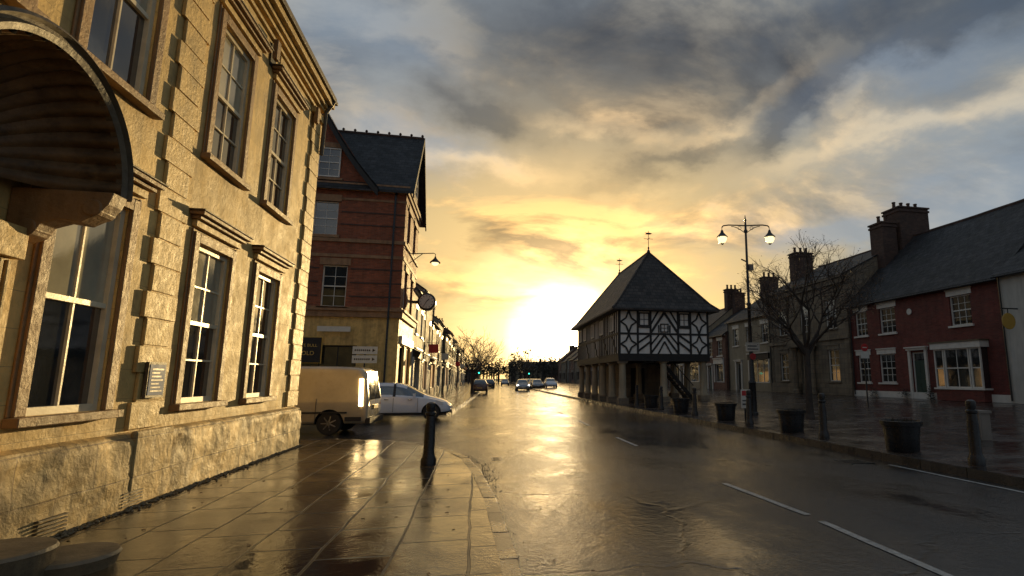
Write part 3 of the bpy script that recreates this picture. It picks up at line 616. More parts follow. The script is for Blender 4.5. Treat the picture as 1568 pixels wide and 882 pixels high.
# ------------------------------------------------------------ MARKET HALL
def hall():
    g=grp('timber_framed_market_hall',(10.75,38,0)); x0,x1,y0,y1=7.9,13.6,31.5,45.5; zb,ze=2.87,5.72
    C=MB(); gz=lambda x: zp(x,0)-.02
    def col(x,y):
        z=gz(x); C.box(x-.3,x+.3,y-.3,y+.3,z,z+.34,STONEG)
        C.lathe((x,y,z+.34),[(.27,0),(.27,.06),(.22,.12),(.215,.8),(.19,1.9),(.19,1.95),(.24,2.0),(.25,2.06)],RENDC,14); C.box(x-.27,x+.27,y-.27,y+.27,z+2.38,2.62,STONEG)
    ys=[31.8+2.68*k for k in range(6)]
    for y in ys: col(8.2,y); col(13.3,y)
    col(10.75,ys[0]); col(10.75,ys[5]); col(10.75,ys[2])
    C.obj('columns',g,smooth=True)
    T=MB();P=MB();G=MB()
    T.box(x0-.02,x1+.02,y0-.02,y0+.3,2.6,zb,TIMB);T.box(x0-.02,x1+.02,y1-.3,y1+.02,2.6,zb,TIMB);T.box(x0-.021,x0+.3,y0+.3,y1-.3,2.6,zb,TIMB);T.box(x1-.3,x1+.021,y0+.3,y1-.3,2.6,zb,TIMB)
    P.box(x0+.02,x1-.02,y0+.02,y1-.02,zb-.06,ze,PLAS)
    FF=Fr((x0,y0+.02,0),(1,0,0),(0,-1,0)); W=x1-x0
    cnt=[0]
    def b(F,a,c,w=.13):
        cnt[0]+=1; T.bar(F,a,c,w,-.01,.035+.0012*(cnt[0]%25),TIMB)
    zr_=4.22
    for z,w in ((zb+.08,.18),(zr_,.12),(ze-.08,.14)): b(FF,(0,z),(W,z),w)
    us=[0.06,1.18,1.98,3.72,4.52,W-.06]
    for s in us: b(FF,(s,zb),(s,ze),.12)
    def dia(F,a,c,z0,z1,w=.095):
        mx=(a+c)/2;mz=(z0+z1)/2; k=.16
        for (p,q) in (((a,mz),(mx,z1)),((mx,z1),(c,mz)),((c,mz),(mx,z0)),((mx,z0),(a,mz))):
            ctr=((p[0]+q[0])/2+(mx-(p[0]+q[0])/2)*k*2,(p[1]+q[1])/2+(mz-(p[1]+q[1])/2)*k*2)
            b(F,p,ctr,w);b(F,ctr,q,w)
    for a,c in ((us[0],us[1]),(us[4],us[5])):
        dia(FF,a+.07,c-.07,zb+.16,zr_-.05); dia(FF,a+.07,c-.07,zr_+.05,ze-.14)
    for a,c in ((us[1],us[2]),(us[3],us[4])):
        if a<2: b(FF,(a,zb+.3),(c,zr_-.45),.11); b(FF,(a,zb+.8),(c,zr_-.02),.11)
        else: b(FF,(a,zr_-.45),(c,zb+.3),.11); b(FF,(a,zr_-.02),(c,zb+.8),.11)
        b(FF,(a,4.62),(c,4.62),.09)
        sash(T,G,FF,a+.07,c-.07,4.68,5.5,-.05,2,2,TIMB,GLASS,.07,.035,False)
    a,c=us[2],us[3]; mx=(a+c)/2
    b(FF,(a,zr_+.05),(mx,ze-.2));b(FF,(c,zr_+.05),(mx,ze-.2)); b(FF,(a,zr_+.55),(a+.5,ze-.1),.1); b(FF,(c,zr_+.55),(c-.5,ze-.1),.1)
    b(FF,(mx-.35,4.3),(mx-.35,4.75),.08);b(FF,(mx+.35,4.3),(mx+.35,4.75),.08)
    sash(T,G,FF,mx-.26,mx+.26,4.32,4.85,-.05,2,2,TIMB,GLASS,.06,.03,False)
    b(FF,(a,zb+.18),(mx,zr_-.05),.11);b(FF,(c,zb+.18),(mx,zr_-.05),.11); b(FF,(a,zb+.7),(mx-.35,zr_-.05),.09); b(FF,(c,zb+.7),(mx+.35,zr_-.05),.09); b(FF,(a+.45,zb+.15),(mx,zr_-.45),.09); b(FF,(c-.45,zb+.15),(mx,zr_-.45),.09)
    for F in (Fr((x0+.02,y0,0),(0,1,0),(-1,0,0)),Fr((x1-.02,y0,0),(0,1,0),(1,0,0))):
        L=y1-y0
        for z,w in ((zb+.08,.2),(zr_,.13),(ze-.08,.16)): b(F,(0,z),(L,z),w)
        s=.06
        while s<L: b(F,(s,zb),(s,ze),.11); s+=.47
        for s in (1.6,4.6,7.6,10.6,12.6):
            P.bf(F,s-.4,s+.4,4.4,5.4,.0,.03,DARK); sash(T,G,F,s-.4,s+.4,4.45,5.4,-.11,3,1,WOODW,GLASS,.06,.03,False)
        for s in (.5,3,6,9): b(F,(s,zb+.15),(s+1.2,zr_),.12)
    FB=Fr((x0,y1-.02,0),(1,0,0),(0,1,0))
    for z,w in ((zb+.08,.2),(zr_,.13),(ze-.08,.16)): b(FB,(0,z),(W,z),w)
    for k in range(14): b(FB,(.06+k*.43,zb),(.06+k*.43,ze),.12)
    T.obj('timber_frame',g);P.obj('plaster_panels',g);G.obj('leaded_windows',g)
    Rf=MB(); oh=.5; ex0,ex1,ey0,ey1=x0-oh,x1+oh,y0-.6,y1+.6; zE=5.68; zR=9.95; mx=(x0+x1)/2; ra,rb=34.5,42.5
    def ring(t,z): 
        return [(ex0+(mx-ex0)*t,ey0+(ra-ey0)*t,z),(ex1+(mx-ex1)*t,ey0+(ra-ey0)*t,z),(ex1+(mx-ex1)*t,ey1+(rb-ey1)*t,z),(ex0+(mx-ex0)*t,ey1+(rb-ey1)*t,z)]
    levels=[(0,zE),(.13,zE+.42),(.5,7.75),(1,zR)]
    for (t0,z0),(t1,z1) in zip(levels,levels[1:]):
        A_=ring(t0,z0);B_=ring(t1,z1)
        for i in range(4):
            j=(i+1)%4; pts=[A_[i],A_[j],B_[j],B_[i]]
            if (Vector(B_[i])-Vector(B_[j])).length<1e-4: pts=pts[:3]
            Rf.slab(pts,.1,TILX if i%2==0 else TILY)
    for i in range(4):
        for (t0,z0),(t1,z1) in zip(levels,levels[1:]): Rf.tube(ring(t0,z0)[i],ring(t1,z1)[i],.07,.07,TILX,6)
    Rf.tube((mx,ra,zR),(mx,rb,zR),.09,.09,TILX,6)
    Rf.slab([(ex0+.05,ey0+.05,zE-.05),(ex1-.05,ey0+.05,zE-.05),(ex1-.05,ey1-.05,zE-.05),(ex0+.05,ey1-.05,zE-.05)],.04,TIMB)
    Rf.obj('roof',g)
    V=MB()
    for y,h in ((ra,1.5),(rb,1.3)):
        V.lathe((mx,y,zR),[(.12,0),(.1,.1),(.03,.2),(.07,.3),(.02,.4)],IRON,8); V.tube((mx,y,zR+.3),(mx,y,zR+h),.022,.018,IRON,6)
        V.tube((mx-.32,y,zR+h*.62),(mx+.32,y,zR+h*.62),.015,.015,IRON,5); V.tube((mx,y-.32,zR+h*.62),(mx,y+.32,zR+h*.62),.015,.015,IRON,5)
        V.add([(mx-.26,y,zR+h*.82),(mx+.1,y,zR+h*.82),(mx+.3,y,zR+h*.87),(mx+.1,y,zR+h*.91),(mx-.26,y,zR+h*.90),(mx-.15,y,zR+h*.86)],[(0,1,2,3,4,5)],IRON)
    V.obj('weather_vanes',g)
    S=MB()
    for k in range(13):
        xx=13.0-k*.17; zz=gz(12)+.2*k; S.box(xx-.2,xx,33.0,34.1,zz+.14,zz+.2,TIMB)
    FW=Fr((0,33.0,0),(1,0,0),(0,-1,0)); FW2=Fr((0,34.15,0),(1,0,0),(0,-1,0))
    S.bar(FW,(13.1,.25),(10.85,2.85),.22,0,.05,TIMB); S.bar(FW2,(13.1,.25),(10.85,2.85),.22,0,.05,TIMB)
    S.bar(FW,(13.1,1.15),(11.4,3.0),.05,.0,.05,TIMB)
    for k in range(11): S.tube((13.0-k*.17,32.97,.35+k*.195),(13.0-k*.17,32.97,1.2+k*.17),.015,.015,TIMB,4)
    S.obj('staircase',g)
    L_=MB(); L_.box(9.6,12.9,38,45,gz(11),2.6,STONEG); L_.box(10.4,11.4,37.96,38.0,.3,2.3,TIMB); L_.obj('lock_up_cells',g)
hall()

# ------------------------------------------------------------ street furniture
def bollard(x,y,z,h=1.05):
    g=grp('bollard',(x,y,z)); m=MB()
    m.lathe((x,y,z),[(.13,0),(.13,.1),(.105,.16),(.095,.2),(.09,h*.62),(.075,h*.78),(.095,h*.8),(.095,h*.83),(.07,h*.85),(.085,h*.93),(.075,h*.98),(.03,h)],IRON,16)
    m.obj('post',g,smooth=True)
bollard(-.83,10.4,.1,1.08)
for y in (8.15,12.5,16.4,21,25.2,29.4): bollard(8.38,y,.13,1.1)
def planter(x,y):
    z=zp(x,y); g=grp('planter',(x,y,z)); m=MB()
    m.lathe((x,y,z),[(.30,0),(.31,.02),(.33,.3),(.355,.5),(.39,.51),(.40,.6),(.37,.605),(.35,.52),(.02,.52)],IRON,22); m.obj('tub',g,smooth=True)
    m=MB()
    for i in range(90):
        a=R.uniform(0,6.28);r=R.uniform(0,.33); p=Vector((x+r*math.cos(a),y+r*math.sin(a),z+.53)); q=p+Vector((R.gauss(0,.05),R.gauss(0,.05),R.uniform(.04,.14)))
        w=Vector((R.uniform(-.02,.02),R.uniform(-.02,.02),0)); m.add([p-w,p+w,q],[(0,1,2)],HEDGE)
    m.obj('plants',g)
for y in (10.0,14.15,18.4,22.9,27.2): planter(8.5,y)
def lantern(m,mg,x,y,z):
    m.tube((x,y,z),(x,y,z-.12),.015,.015,IRON,5)
    m.lathe((x,y,z-.42),[(.22,0),(.23,.02),(.15,.1),(.07,.2),(.05,.28),(.02,.32)],IRON,14)
    mg.lathe((x,y,z-.68),[(.05,0),(.13,.05),(.18,.15),(.19,.26)],LAMPG,14)
    for k in range(4):
        a=k*math.pi/2+.5; m.tube((x+.20*math.cos(a),y+.2*math.sin(a),z-.42),(x+.06*math.cos(a),y+.06*math.sin(a),z-.7),.012,.012,IRON,4)
    m.lathe((x,y,z-.74),[(.02,0),(.06,.03),(.06,.06)],IRON,8)
def streetlamp(x,y):
    z=zp(x,y); g=grp('street_lamp',(x,y,z)); m=MB();mg=MB(); H=8.15
    m.lathe((x,y,z),[(.19,0),(.19,.08),(.15,.12),(.14,1.2),(.16,1.24),(.1,1.35),(.075,2.6),(.065,4.3),(.09,4.33),(.09,4.4),(.055,4.45),(.045,H-.45)],IRON,12)
    m.lathe((x,y,H-.62),[(.05,0),(.08,.03),(.08,.1),(.05,.14),(.035,.5),(.06,.53),(.03,.6),(.012,.75)],IRON,10)
    d=Vector((.9755,-.22,0))
    for sg in (-1,1):
        pts=[Vector((x,y,H-.32))+d*sg*t+Vector((0,0,h)) for t,h in ((0,0),(.35,.02),(.7,.03),(.92,.0),(.98,-.07))]
        m.path(pts,.026,IRON,6)
        sc_=[Vector((x,y,H-.62))+d*sg*(.04+.55*t)+Vector((0,0,.27*math.sin(t*math.pi/2))) for t in [i/6 for i in range(7)]]; m.path(sc_,.016,IRON,5)
        cc=Vector((x,y,H-.42))+d*sg*.25; m.path([cc+d*.07*math.cos(a)+Vector((0,0,.07*math.sin(a))) for a in [i*math.pi/5 for i in range(11)]],.01,IRON,4)
        p=pts[-1]; lantern(m,mg,p.x,p.y,p.z)
    m.box(x+.04,x+.24,y-.08,y+.08,5.95,6.2,GREYB); m.tube((x,y,6.3),(x-.25,y,6.4),.03,.03,IRON)
    m.box(x-.26,x+.32,y-.13,y-.1,2.65,3.0,SIGNW); m.box(x-.2,x+.26,y-.134,y-.13,2.72,2.76,IRON);m.box(x-.2,x+.2,y-.134,y-.13,2.84,2.88,IRON)
    m.lathe((x+.02,y-.134,2.45),[(.13,0),(.13,.02)],SIGNR,18,'y')
    m.obj('post',g,smooth=True); mg.obj('lantern_glass',g,smooth=True)
streetlamp(10.5,20.2)
def sign(name,x,y,h,z=None,kind=0):
    z=zp(x,y) if z is None else z; g=grp(name,(x,y,z)); m=MB(); m.tube((x,y,z),(x,y,z+h),.035,.035,IRON,8)
    if kind==0: m.box(x-.22,x+.22,y-.06,y-.04,z+h-.35,z+h-.02,SIGNW); m.lathe((x,y-.065,z+h+.15),[(.18,0),(.18,.02)],SIGNR,20,'y'); m.box(x-.11,x+.11,y-.07,y-.065,z+h+.13,z+h+.17,SIGNW)
    elif kind==1: m.box(x-.16,x+.16,y-.06,y-.04,z+h-.6,z+h,SIGNW); m.box(x-.13,x+.13,y-.064,y-.06,z+h-.2,z+h-.04,SIGNR); m.box(x-.12,x+.12,y-.064,y-.06,z+h-.5,z+h-.45,IRON); m.box(x-.12,x+.12,y-.064,y-.06,z+h-.38,z+h-.34,IRON)
    elif kind==2:
        for k in (0,1):
            m.box(x-.55,x+.55,y-.07,y-.05,z+h-.38-k*.42,z+h-.02-k*.42,SIGNW)
            for q in range(8): m.box(x-.46+q*.09,x-.40+q*.09,y-.074,y-.07,z+h-.24-k*.42,z+h-.16-k*.42,IRON)
            m.add([(x+.33,y-.075,z+h-.12-k*.42),(x+.33,y-.075,z+h-.28-k*.42),(x+.46,y-.075,z+h-.2-k*.42)],[(0,1,2)],IRON)
    m.obj('sign_plate',g)
sign('no_entry_sign',17.3,22.3,2.5)
sign('information_sign',8.5,16.9,1.1,kind=1)
sign('direction_sign',-5.35,28.0,3.0,.1,2)
x,y,z=11.3,10.8,zp(11.3,10); g=grp('service_cabinet',(x,y,z)); m=MB(); m.box(x-.15,x+.15,y-.15,y+.15,z,z+.6,GREYB); m.slab([(x-.18,y-.18,z+.66),(x+.18,y-.18,z+.66),(x+.18,y+.18,z+.66),(x-.18,y+.18,z+.66)],.06,GREYB); m.box(x-.11,x+.11,y-.156,y-.15,z+.06,z+.54,GREYB); m.obj('body',g,bevel=.015)
for x,y in ((-.2,88),(8.6,101)):
    g=grp('traffic_light',(x,y,.1)); m=MB(); m.tube((x,y,.1),(x,y,3.2),.06,.06,IRON); m.box(x-.18,x+.18,y-.1,y+.12,2.2,3.3,IRON); m.lathe((x,y-.12,2.4),[(.12,0),(.12,.02)],GRNL,14,'y'); m.obj('signal_head',g)
# ------------------------------------------------------------ trees
def tree(name,x,y,z,h,trunk,spread,seed,r0=.15,lv=5,leaves=0,dense=.65):
    rr=random.Random(seed); g=grp(name,(x,y,z)); m=MB(); ml=MB(); tips=[]
    ctr=Vector((x,y,z+trunk+(h-trunk)*.45))
    def grow(p,d,l,r,k):
        n=3 if k>1 else 2
        q=p; dd=d.copy()
        for i in range(n):
            dd=(dd+Vector((rr.gauss(0,.16),rr.gauss(0,.16),rr.gauss(.03,.12)))).normalized(); q2=q+dd*l/n; ra=r*(1-.35*i/n);rb=r*(1-.35*(i+1)/n)
            m.tube(q,q2,ra,rb,BARK if k>2 else TWIG,6 if k>3 else (4 if k>1 else 3),False); q=q2
            if k>=1 and i>0 and rr.random()<dense:
                e=(dd+Vector((rr.gauss(0,.8),rr.gauss(0,.8),rr.gauss(.25,.5)))).normalized(); grow(q,e,l*rr.uniform(.4,.6),max(.0035,rb*.55),k-1)
        if k>0:
            for i in range(rr.choice((2,3,3))):
                e=(dd+Vector((rr.gauss(0,.55),rr.gauss(0,.55),rr.gauss(.12,.4)))).normalized()
                if (q-ctr).length>spread*1.1: e=(e+(ctr-q).normalized()*.25+Vector((0,0,.2))).normalized()
                grow(q,e,l*rr.uniform(.6,.8),max(.0045,r*.55),k-1)
        else: tips.append(q)
    m.lathe((x,y,z),[(r0*1.5,0),(r0*1.15,.15),(r0,.5),(r0*.9,trunk*.7),(r0*.95,trunk)],BARK,10)
    top=Vector((x,y,z+trunk))
    nl=8
    for i in range(nl):
        a=6.28*i/nl+rr.uniform(-.3,.3); up=rr.uniform(.4,1.6)
        grow(top-Vector((0,0,rr.uniform(0,.4))),Vector((math.cos(a),math.sin(a),up)).normalized(),(h-trunk)*rr.uniform(.27,.36),r0*.5,lv-1)
    grow(top,Vector((0,0,1)),(h-trunk)*.36,r0*.6,lv-1)
    m.obj('branches',g)
    if leaves:
        for t in tips:
            if rr.random()<leaves:
                for _ in range(2):
                    c=t+Vector((rr.gauss(0,.06),rr.gauss(0,.06),rr.gauss(-.02,.06))); u=Vector((rr.gauss(0,1),rr.gauss(0,1),rr.gauss(0,1))).normalized()*rr.uniform(.018,.036); w=u.orthogonal().normalized()*.02
                    ml.add([c-u,c+w,c+u,c-w],[(0,1,2,3)],LEAFB)
        ml.obj('leaves',g)
tree('street_tree',11.5,17.9,zp(11.5,0),6.9,2.5,2.2,3,.12,5,.6,.85)
for i,(x,y,h) in enumerate(((-.75,58,7.5),(-.7,76,9.3),(-.5,100,9),(9.3,120,9))): tree('bare_street_tree',x,y,.1,h,2.4,2.4,20+i,.14,4,0)
# ------------------------------------------------------------ vehicles
def evalmesh(o):
    dg=bpy.context.evaluated_depsgraph_get(); dg.update(); me=bpy.data.meshes.new_from_object(o.evaluated_get(dg)); o.modifiers.clear(); o.data=me
def vehicle(name,loc,rot,st,paint,glass_side,ws,rg,axles,wr,van=False):
    g=grp(name,loc,True,rot); mb=MB(); rings=[]
    for (x,zl,zb,zt,hw,ht) in st:
        h=[(hw*.82,zl),(hw*.97,zl+.07),(hw,zl*.45+zb*.55),(hw*.965,zb-.02),(hw*.945,zb+.01),(ht+.01,zt-.07),(ht*.86,zt-.012),(ht*.4,zt)]
        rings.append([(x,a,b) for a,b in h]+[(x,-a,b) for a,b in h[::-1]])
    n=16; vs=[p for r in rings for p in r]
    for i in range(len(st)-1):
        for k in range(n):
            m=paint; j=(k+1)%n
            if k in (4,10) and i in glass_side: m=GLASS
            if k in (5,6,7,8,9) and (i in ws or i in rg): m=GLASS
            if k==15: m=RUB
            if k in(0,14): m=RUB if not van else paint
            mb.fm.append(mb.mi(m)); mb.f.append([i*n+k,i*n+j,(i+1)*n+j,(i+1)*n+k])
    mb.v=vs
    for i,rev in ((0,1),(len(st)-1,0)):
        for a,b in ((0,15),(1,14),(2,13),(3,12),(4,11),(5,10),(6,9)):
            mb.f.append([i*n+a,i*n+a+1,i*n+b-1,i*n+b]) ; mb.fm.append(mb.mi(paint))
    o=mb.obj('body',g,smooth=True)
    bm=bmesh.new(); bm.from_mesh(o.data); bmesh.ops.remove_doubles(bm,verts=bm.verts,dist=1e-5)
    bmesh.ops.recalc_face_normals(bm,faces=bm.faces); bm.to_mesh(o.data); bm.free()
    for p in o.data.polygons: p.use_smooth=True
    s=o.modifiers.new('s','SUBSURF'); s.levels=2; s.render_levels=2
    cut=[]
    for ax in axles:
        for sg in (-1,1):
            c=MB(); c.lathe((ax,sg*.95,wr),[(wr*1.17,-.32),(wr*1.17,.3)],RUB,28,'y'); co=c.obj('cut',g); cut.append(co)
            md=o.modifiers.new('c','BOOLEAN'); md.operation='DIFFERENCE'; md.object=co; md.solver='EXACT'
    evalmesh(o)
    for c in cut: bpy.data.objects.remove(c)
    hw=max(s[4] for s in st)
    for ax in axles:
        for sg in (-1,1):
            w=MB(); y=sg*(hw-.02); s_=-sg
            w.lathe((ax,y,wr),[(wr*.62,0),(wr*.93,0),(wr,.03*s_),(wr,.19*s_),(wr*.9,.22*s_)],RUB,24,'y')
            w.lathe((ax,y+.02*s_,wr),[(.02,0),(wr*.64,0),(wr*.66,.01*s_)],IRON,24,'y')
            for k in range(7):
                a=k*2*math.pi/7; w.tube((ax+.04*math.cos(a),y+.0*s_,wr+.04*math.sin(a)),(ax+wr*.62*math.cos(a),y+.01*s_,wr+wr*.62*math.sin(a)),.028,.02,ALLOY,4)
            w.lathe((ax,y-.005*s_,wr),[(.06,0),(.07,.02*s_)],ALLOY,10,'y')
            w.obj('wheel',g,smooth=True)
    return g,hw
hatch=[(-2.06,.36,.62,.74,.66,.52),(-2.0,.26,.8,.93,.80,.64),(-1.88,.22,.90,1.2,.84,.60),(-1.5,.2,.93,1.40,.86,.58),(-.9,.2,.92,1.47,.87,.58),(-.2,.2,.91,1.475,.87,.58),(.3,.2,.90,1.40,.87,.57),(1.02,.2,.89,.96,.86,.68),(1.5,.22,.80,.87,.84,.62),(1.88,.25,.66,.73,.76,.52),(2.04,.32,.50,.56,.62,.44)]
def car(name,loc,rot,paint,lights=False):
    g,hw=vehicle(name,loc,rot,hatch,paint,{2,3,4,5,6},{6},{1,2},(-1.28,1.3),.315)
    m=MB()
    for sg in (-1,1):
        m.hexa([(1.62,sg*.60,.60),(1.9,sg*.58,.58),(1.72,sg*.80,.60),(1.5,sg*.83,.62),(1.62,sg*.60,.77),(1.86,sg*.58,.70),(1.70,sg*.79,.72),(1.46,sg*.82,.79)],HEADL if lights else LENS)
        m.hexa([(-1.97,sg*.62,.78),(-1.9,sg*.84,.78),(-1.75,sg*.86,.8),(-1.85,sg*.6,.8),(-1.95,sg*.62,.98),(-1.86,sg*.82,.98),(-1.72,sg*.83,.98),(-1.83,sg*.6,.98)],REDL)
        m.hexa([(.62,sg*.86,.92),(.72,sg*.86,.92),(.72,sg*1.02,.93),(.62,sg*1.02,.93),(.60,sg*.86,1.02),(.70,sg*.86,1.02),(.68,sg*1.02,1.05),(.60,sg*1.02,1.05)],paint)
        for x in (-.45,.42): m.box(x,x+.16,sg*.872-.012,sg*.872+.012,.80,.83,CHROME)
        for x in (-.98,-.12,.78): m.box(x,x+.012,sg*.866-.006,sg*.866+.006,.34,.88,IRON)
        m.hexa([(-.15,sg*.80,.93),(-.05,sg*.80,.93),(-.05,sg*.835,.93),(-.15,sg*.835,.93),(-.15,sg*.57,1.41),(-.07,sg*.57,1.41),(-.07,sg*.62,1.41),(-.15,sg*.62,1.41)],IRON)
        m.box(-.95,.85,sg*.862-.012,sg*.862+.012,.26,.32,RUB)
    m.box(1.98,2.03,-.4,.4,.30,.42,RUB); m.box(2.0,2.045,-.26,.26,.44,.54,SIGNW); m.box(-2.08,-2.03,-.26,.26,.5,.61,YELP)
    m.obj('trim_and_lights',g,bevel=.01)
    return g
car('white_hatchback_car',(-3.12,23.7,-.035),0,WHITEP)
car('approaching_car',(5.4,73,0),-math.pi/2,SILVP,True)
for (x,y,p) in ((8.6,86,SILVP),(8.8,92.5,DARKP),(10.4,84,WHITEP),(8.8,99,SILVP),(8.7,106,BRNP),(8.7,113,SILVP),(1.6,96,DARKP),(1.6,104,SILVP),(1.5,112,DARKP),(5.4,125,SILVP)):
    car('parked_car',(x,y,.0 if x<9 else .15),-math.pi/2 if x>4 else math.pi/2,p)
car('parked_car',(-.0,62,.03),math.pi/2,BRNP)
vanst=[(-2.46,.40,.90,1.02,.84,.80),(-2.44,.32,1.0,1.14,.90,.86),(-2.36,.29,1.05,1.60,.905,.81),(-2.26,.28,1.06,1.92,.91,.775),(-2.05,.28,1.06,1.98,.915,.785),(-1.2,.27,1.06,2.0,.92,.79),(.3,.27,1.06,2.0,.92,.79),(.9,.27,1.05,1.96,.92,.77),(1.45,.27,1.03,1.42,.91,.74),(1.85,.28,1.0,1.08,.89,.72),(2.2,.3,.85,.92,.84,.62),(2.38,.38,.6,.68,.7,.5)]
g,hw=vehicle('panel_van',(-5.6,18.62,-.035),math.radians(177.0),vanst,VANP,{6,7,8},{7,8},set(),(-1.42,1.45),.34,van=True)
m=MB()
for sg in (-1,1):
    # tall corner lamp clusters; the near one glows to imitate sun glare
    m.hexa([(-2.475,sg*.70,.82),(-2.30,sg*.935,.82),(-2.20,sg*.90,.82),(-2.40,sg*.68,.82),(-2.36,sg*.66,1.62),(-2.24,sg*.86,1.62),(-2.16,sg*.84,1.62),(-2.28,sg*.66,1.62)],VANGLARE if sg==1 else REDL)
    m.hexa([(-2.475,sg*.02,1.0),(-2.315,sg*.02,1.84),(-2.26,sg*.02,1.84),(-2.40,sg*.02,1.0),(-2.475,sg*.66,1.0),(-2.315,sg*.62,1.84),(-2.26,sg*.62,1.84),(-2.40,sg*.66,1.0)],GLASS)
    m.box(-1.9,.25,sg*.925-.008,sg*.925+.008,.62,.67,RUB); m.box(-2.3,-1.85,sg*.92-.01,sg*.92+.01,.40,.52,RUB)
    for x in (-1.05,.3): m.box(x,x+.015,sg*.921-.006,sg*.921+.006,.4,1.05,IRON)
    m.hexa([(1.1,sg*.9,1.1),(1.22,sg*.9,1.1),(1.22,sg*1.12,1.1),(1.1,sg*1.12,1.1),(1.1,sg*.9,1.3),(1.2,sg*.9,1.3),(1.2,sg*1.12,1.3),(1.1,sg*1.12,1.3)],IRON)
m.box(-2.54,-2.40,-.86,.86,.32,.48,RUB); m.box(-2.50,-2.46,-.27,.27,.72,.84,YELP)
m.obj('trim_and_lights',g,bevel=.01)

# ------------------------------------------------------------ distance
m=MB()
for i in range(54):
    x=R.uniform(-70,110); y=R.uniform(200,300); w=R.uniform(7,14); h=R.uniform(4.2,6.8); r=R.uniform(2,3.2); wm=R.choice(wms)
    m.box(x,x+w,y,y+8,0,h,wm); m.add([(x-.3,y-.3,h),(x+w+.3,y-.3,h),(x+w+.3,y+4,h+r),(x-.3,y+4,h+r)],[(0,1,2,3)],SLX); m.add([(x-.3,y+8.3,h),(x+w+.3,y+8.3,h),(x+w+.3,y+4,h+r),(x-.3,y+4,h+r)],[(0,1,2,3)],SLX)
    m.add([(x,y,h),(x,y+8,h),(x,y+4,h+r)],[(0,1,2)],wm); m.add([(x+w,y,h),(x+w,y+8,h),(x+w,y+4,h+r)],[(0,1,2)],wm)
    m.box(x+w-1.2,x+w-.3,y+3.4,y+4.6,h,h+r+1.3,BRICKD)
    for k in range(int(w/2.5)):
        m.box(x+1+k*2.5,x+2+k*2.5,y-.04,y,h-2,h-.7,GLASS); m.box(x+1+k*2.5,x+2+k*2.5,y-.04,y,.9,2.2,GLASS)
m.obj('distant_houses')
m=MB()
for i in range(230):
    x=R.uniform(-160,190); y=R.uniform(165,330); h=R.uniform(6,12); rx=R.uniform(2.5,5)
    if i<70: x=R.uniform(-12,50); y=R.uniform(180,240); h=R.uniform(6.5,11)
    if -1<x<9 and y<200: y=R.uniform(200,330)
    m.tube((x,y,0),(x,y,h*.5),.25,.15,BARK,5)
    for k in range(110):
        u=Vector((R.gauss(0,.42),R.gauss(0,.42),R.gauss(0,.4))); p=Vector((x+u.x*rx,y+u.y*rx,h*.62+u.z*h*.4)); 
        a=Vector((R.gauss(0,1),R.gauss(0,1),R.gauss(0,1)))*.35; b=Vector((R.gauss(0,1),R.gauss(0,1),R.gauss(0,1)))*.25
        m.add([p-a,p+b,p+a],[(0,1,2)],HEDGE)
m.obj('distant_trees')

# ------------------------------------------------------------ world
AZ=math.radians(8.4);EL=math.radians(4.2); AZS=math.radians(15); ELS=math.radians(5.2)
w=bpy.data.worlds.new('World'); sc.world=w; w.use_nodes=True; nt=w.node_tree; nt.nodes.clear(); L=nt.links.new
tc=N(nt,'ShaderNodeTexCoord'); d=tc.outputs['Generated']
def MT(op,a,b=None,c=None):
    n=N(nt,'ShaderNodeMath',operation=op)
    for i,x in enumerate((a,b,c)):
        if x is None: continue
        if hasattr(x,'links'): L(x,n.inputs[i])
        else: n.inputs[i].default_value=x
    return n.outputs[0]
S=(math.sin(AZ)*math.cos(EL),math.cos(AZ)*math.cos(EL),math.sin(EL))
dt=N(nt,'ShaderNodeVectorMath',operation='DOT_PRODUCT'); L(d,dt.inputs[0]); dt.inputs[1].default_value=S
ang=MT('DIVIDE',MT('ARCCOSINE',dt.outputs['Value']),math.pi)
def ramp(v,stops):
    r=N(nt,'ShaderNodeValToRGB'); L(v,r.inputs[0]); e=r.color_ramp.elements
    while len(e)<len(stops): e.new(.5)
    for q,(p,c) in zip(e,stops): q.position=p; q.color=c+(1,)
    return r.outputs[0]
base=ramp(ang,[(0,(12,9.5,5.5)),(.016,(4.2,3.1,1.6)),(.036,(1.6,1.1,.46)),(.07,(.80,.53,.20)),(.115,(.54,.39,.175)),(.165,(.37,.31,.20)),(.22,(.26,.26,.24)),(.29,(.18,.22,.255)),(.42,(.12,.17,.23)),(1,(.15,.17,.21))])
sp=N(nt,'ShaderNodeSeparateXYZ'); L(d,sp.inputs[0])
cool=mr(nt,sp.outputs[2],.28,.62,0,.75)
base=mix(nt,cool,base,(.125,.165,.215,1))
za=MT('MAXIMUM',sp.outputs[2],0.0)
zb=MT('ADD',za,.28)
cb=N(nt,'ShaderNodeCombineXYZ')
for i in (0,1): L(MT('DIVIDE',sp.outputs[i],zb),cb.inputs[i])
def cl(off,scale,st,rot,det=9,dist=.35):
    mp=N(nt,'ShaderNodeMapping'); L(cb.outputs[0],mp.inputs[0]); mp.inputs['Location'].default_value=off; mp.inputs['Scale'].default_value=st; mp.inputs['Rotation'].default_value=(0,0,math.radians(rot))
    return noi(nt,mp.outputs[0],scale,det,.58,dist)
st=(1.0,1.35,1); rot=-20
n1=cl((3.1,1.7,0),1.7,st,rot); n2=cl((3.1+.02,1.7-.11,0),1.7,st,rot)
lit=mr(nt,MT('SUBTRACT',n1,n2),-.07,.08,0,1)
dens=mr(nt,n1,.43,.57,0,1)
elf=mr(nt,sp.outputs[2],.02,.16,.15,1)
dm=MT('MULTIPLY',dens,elf)
darkc=mix(nt,1,base,(.44,.43,.46,1),'MULTIPLY'); litc=mix(nt,1,base,(1.5,1.30,1.06,1),'MULTIPLY')
litc=mix(nt,1,litc,(.035,.027,.015,1),'ADD')
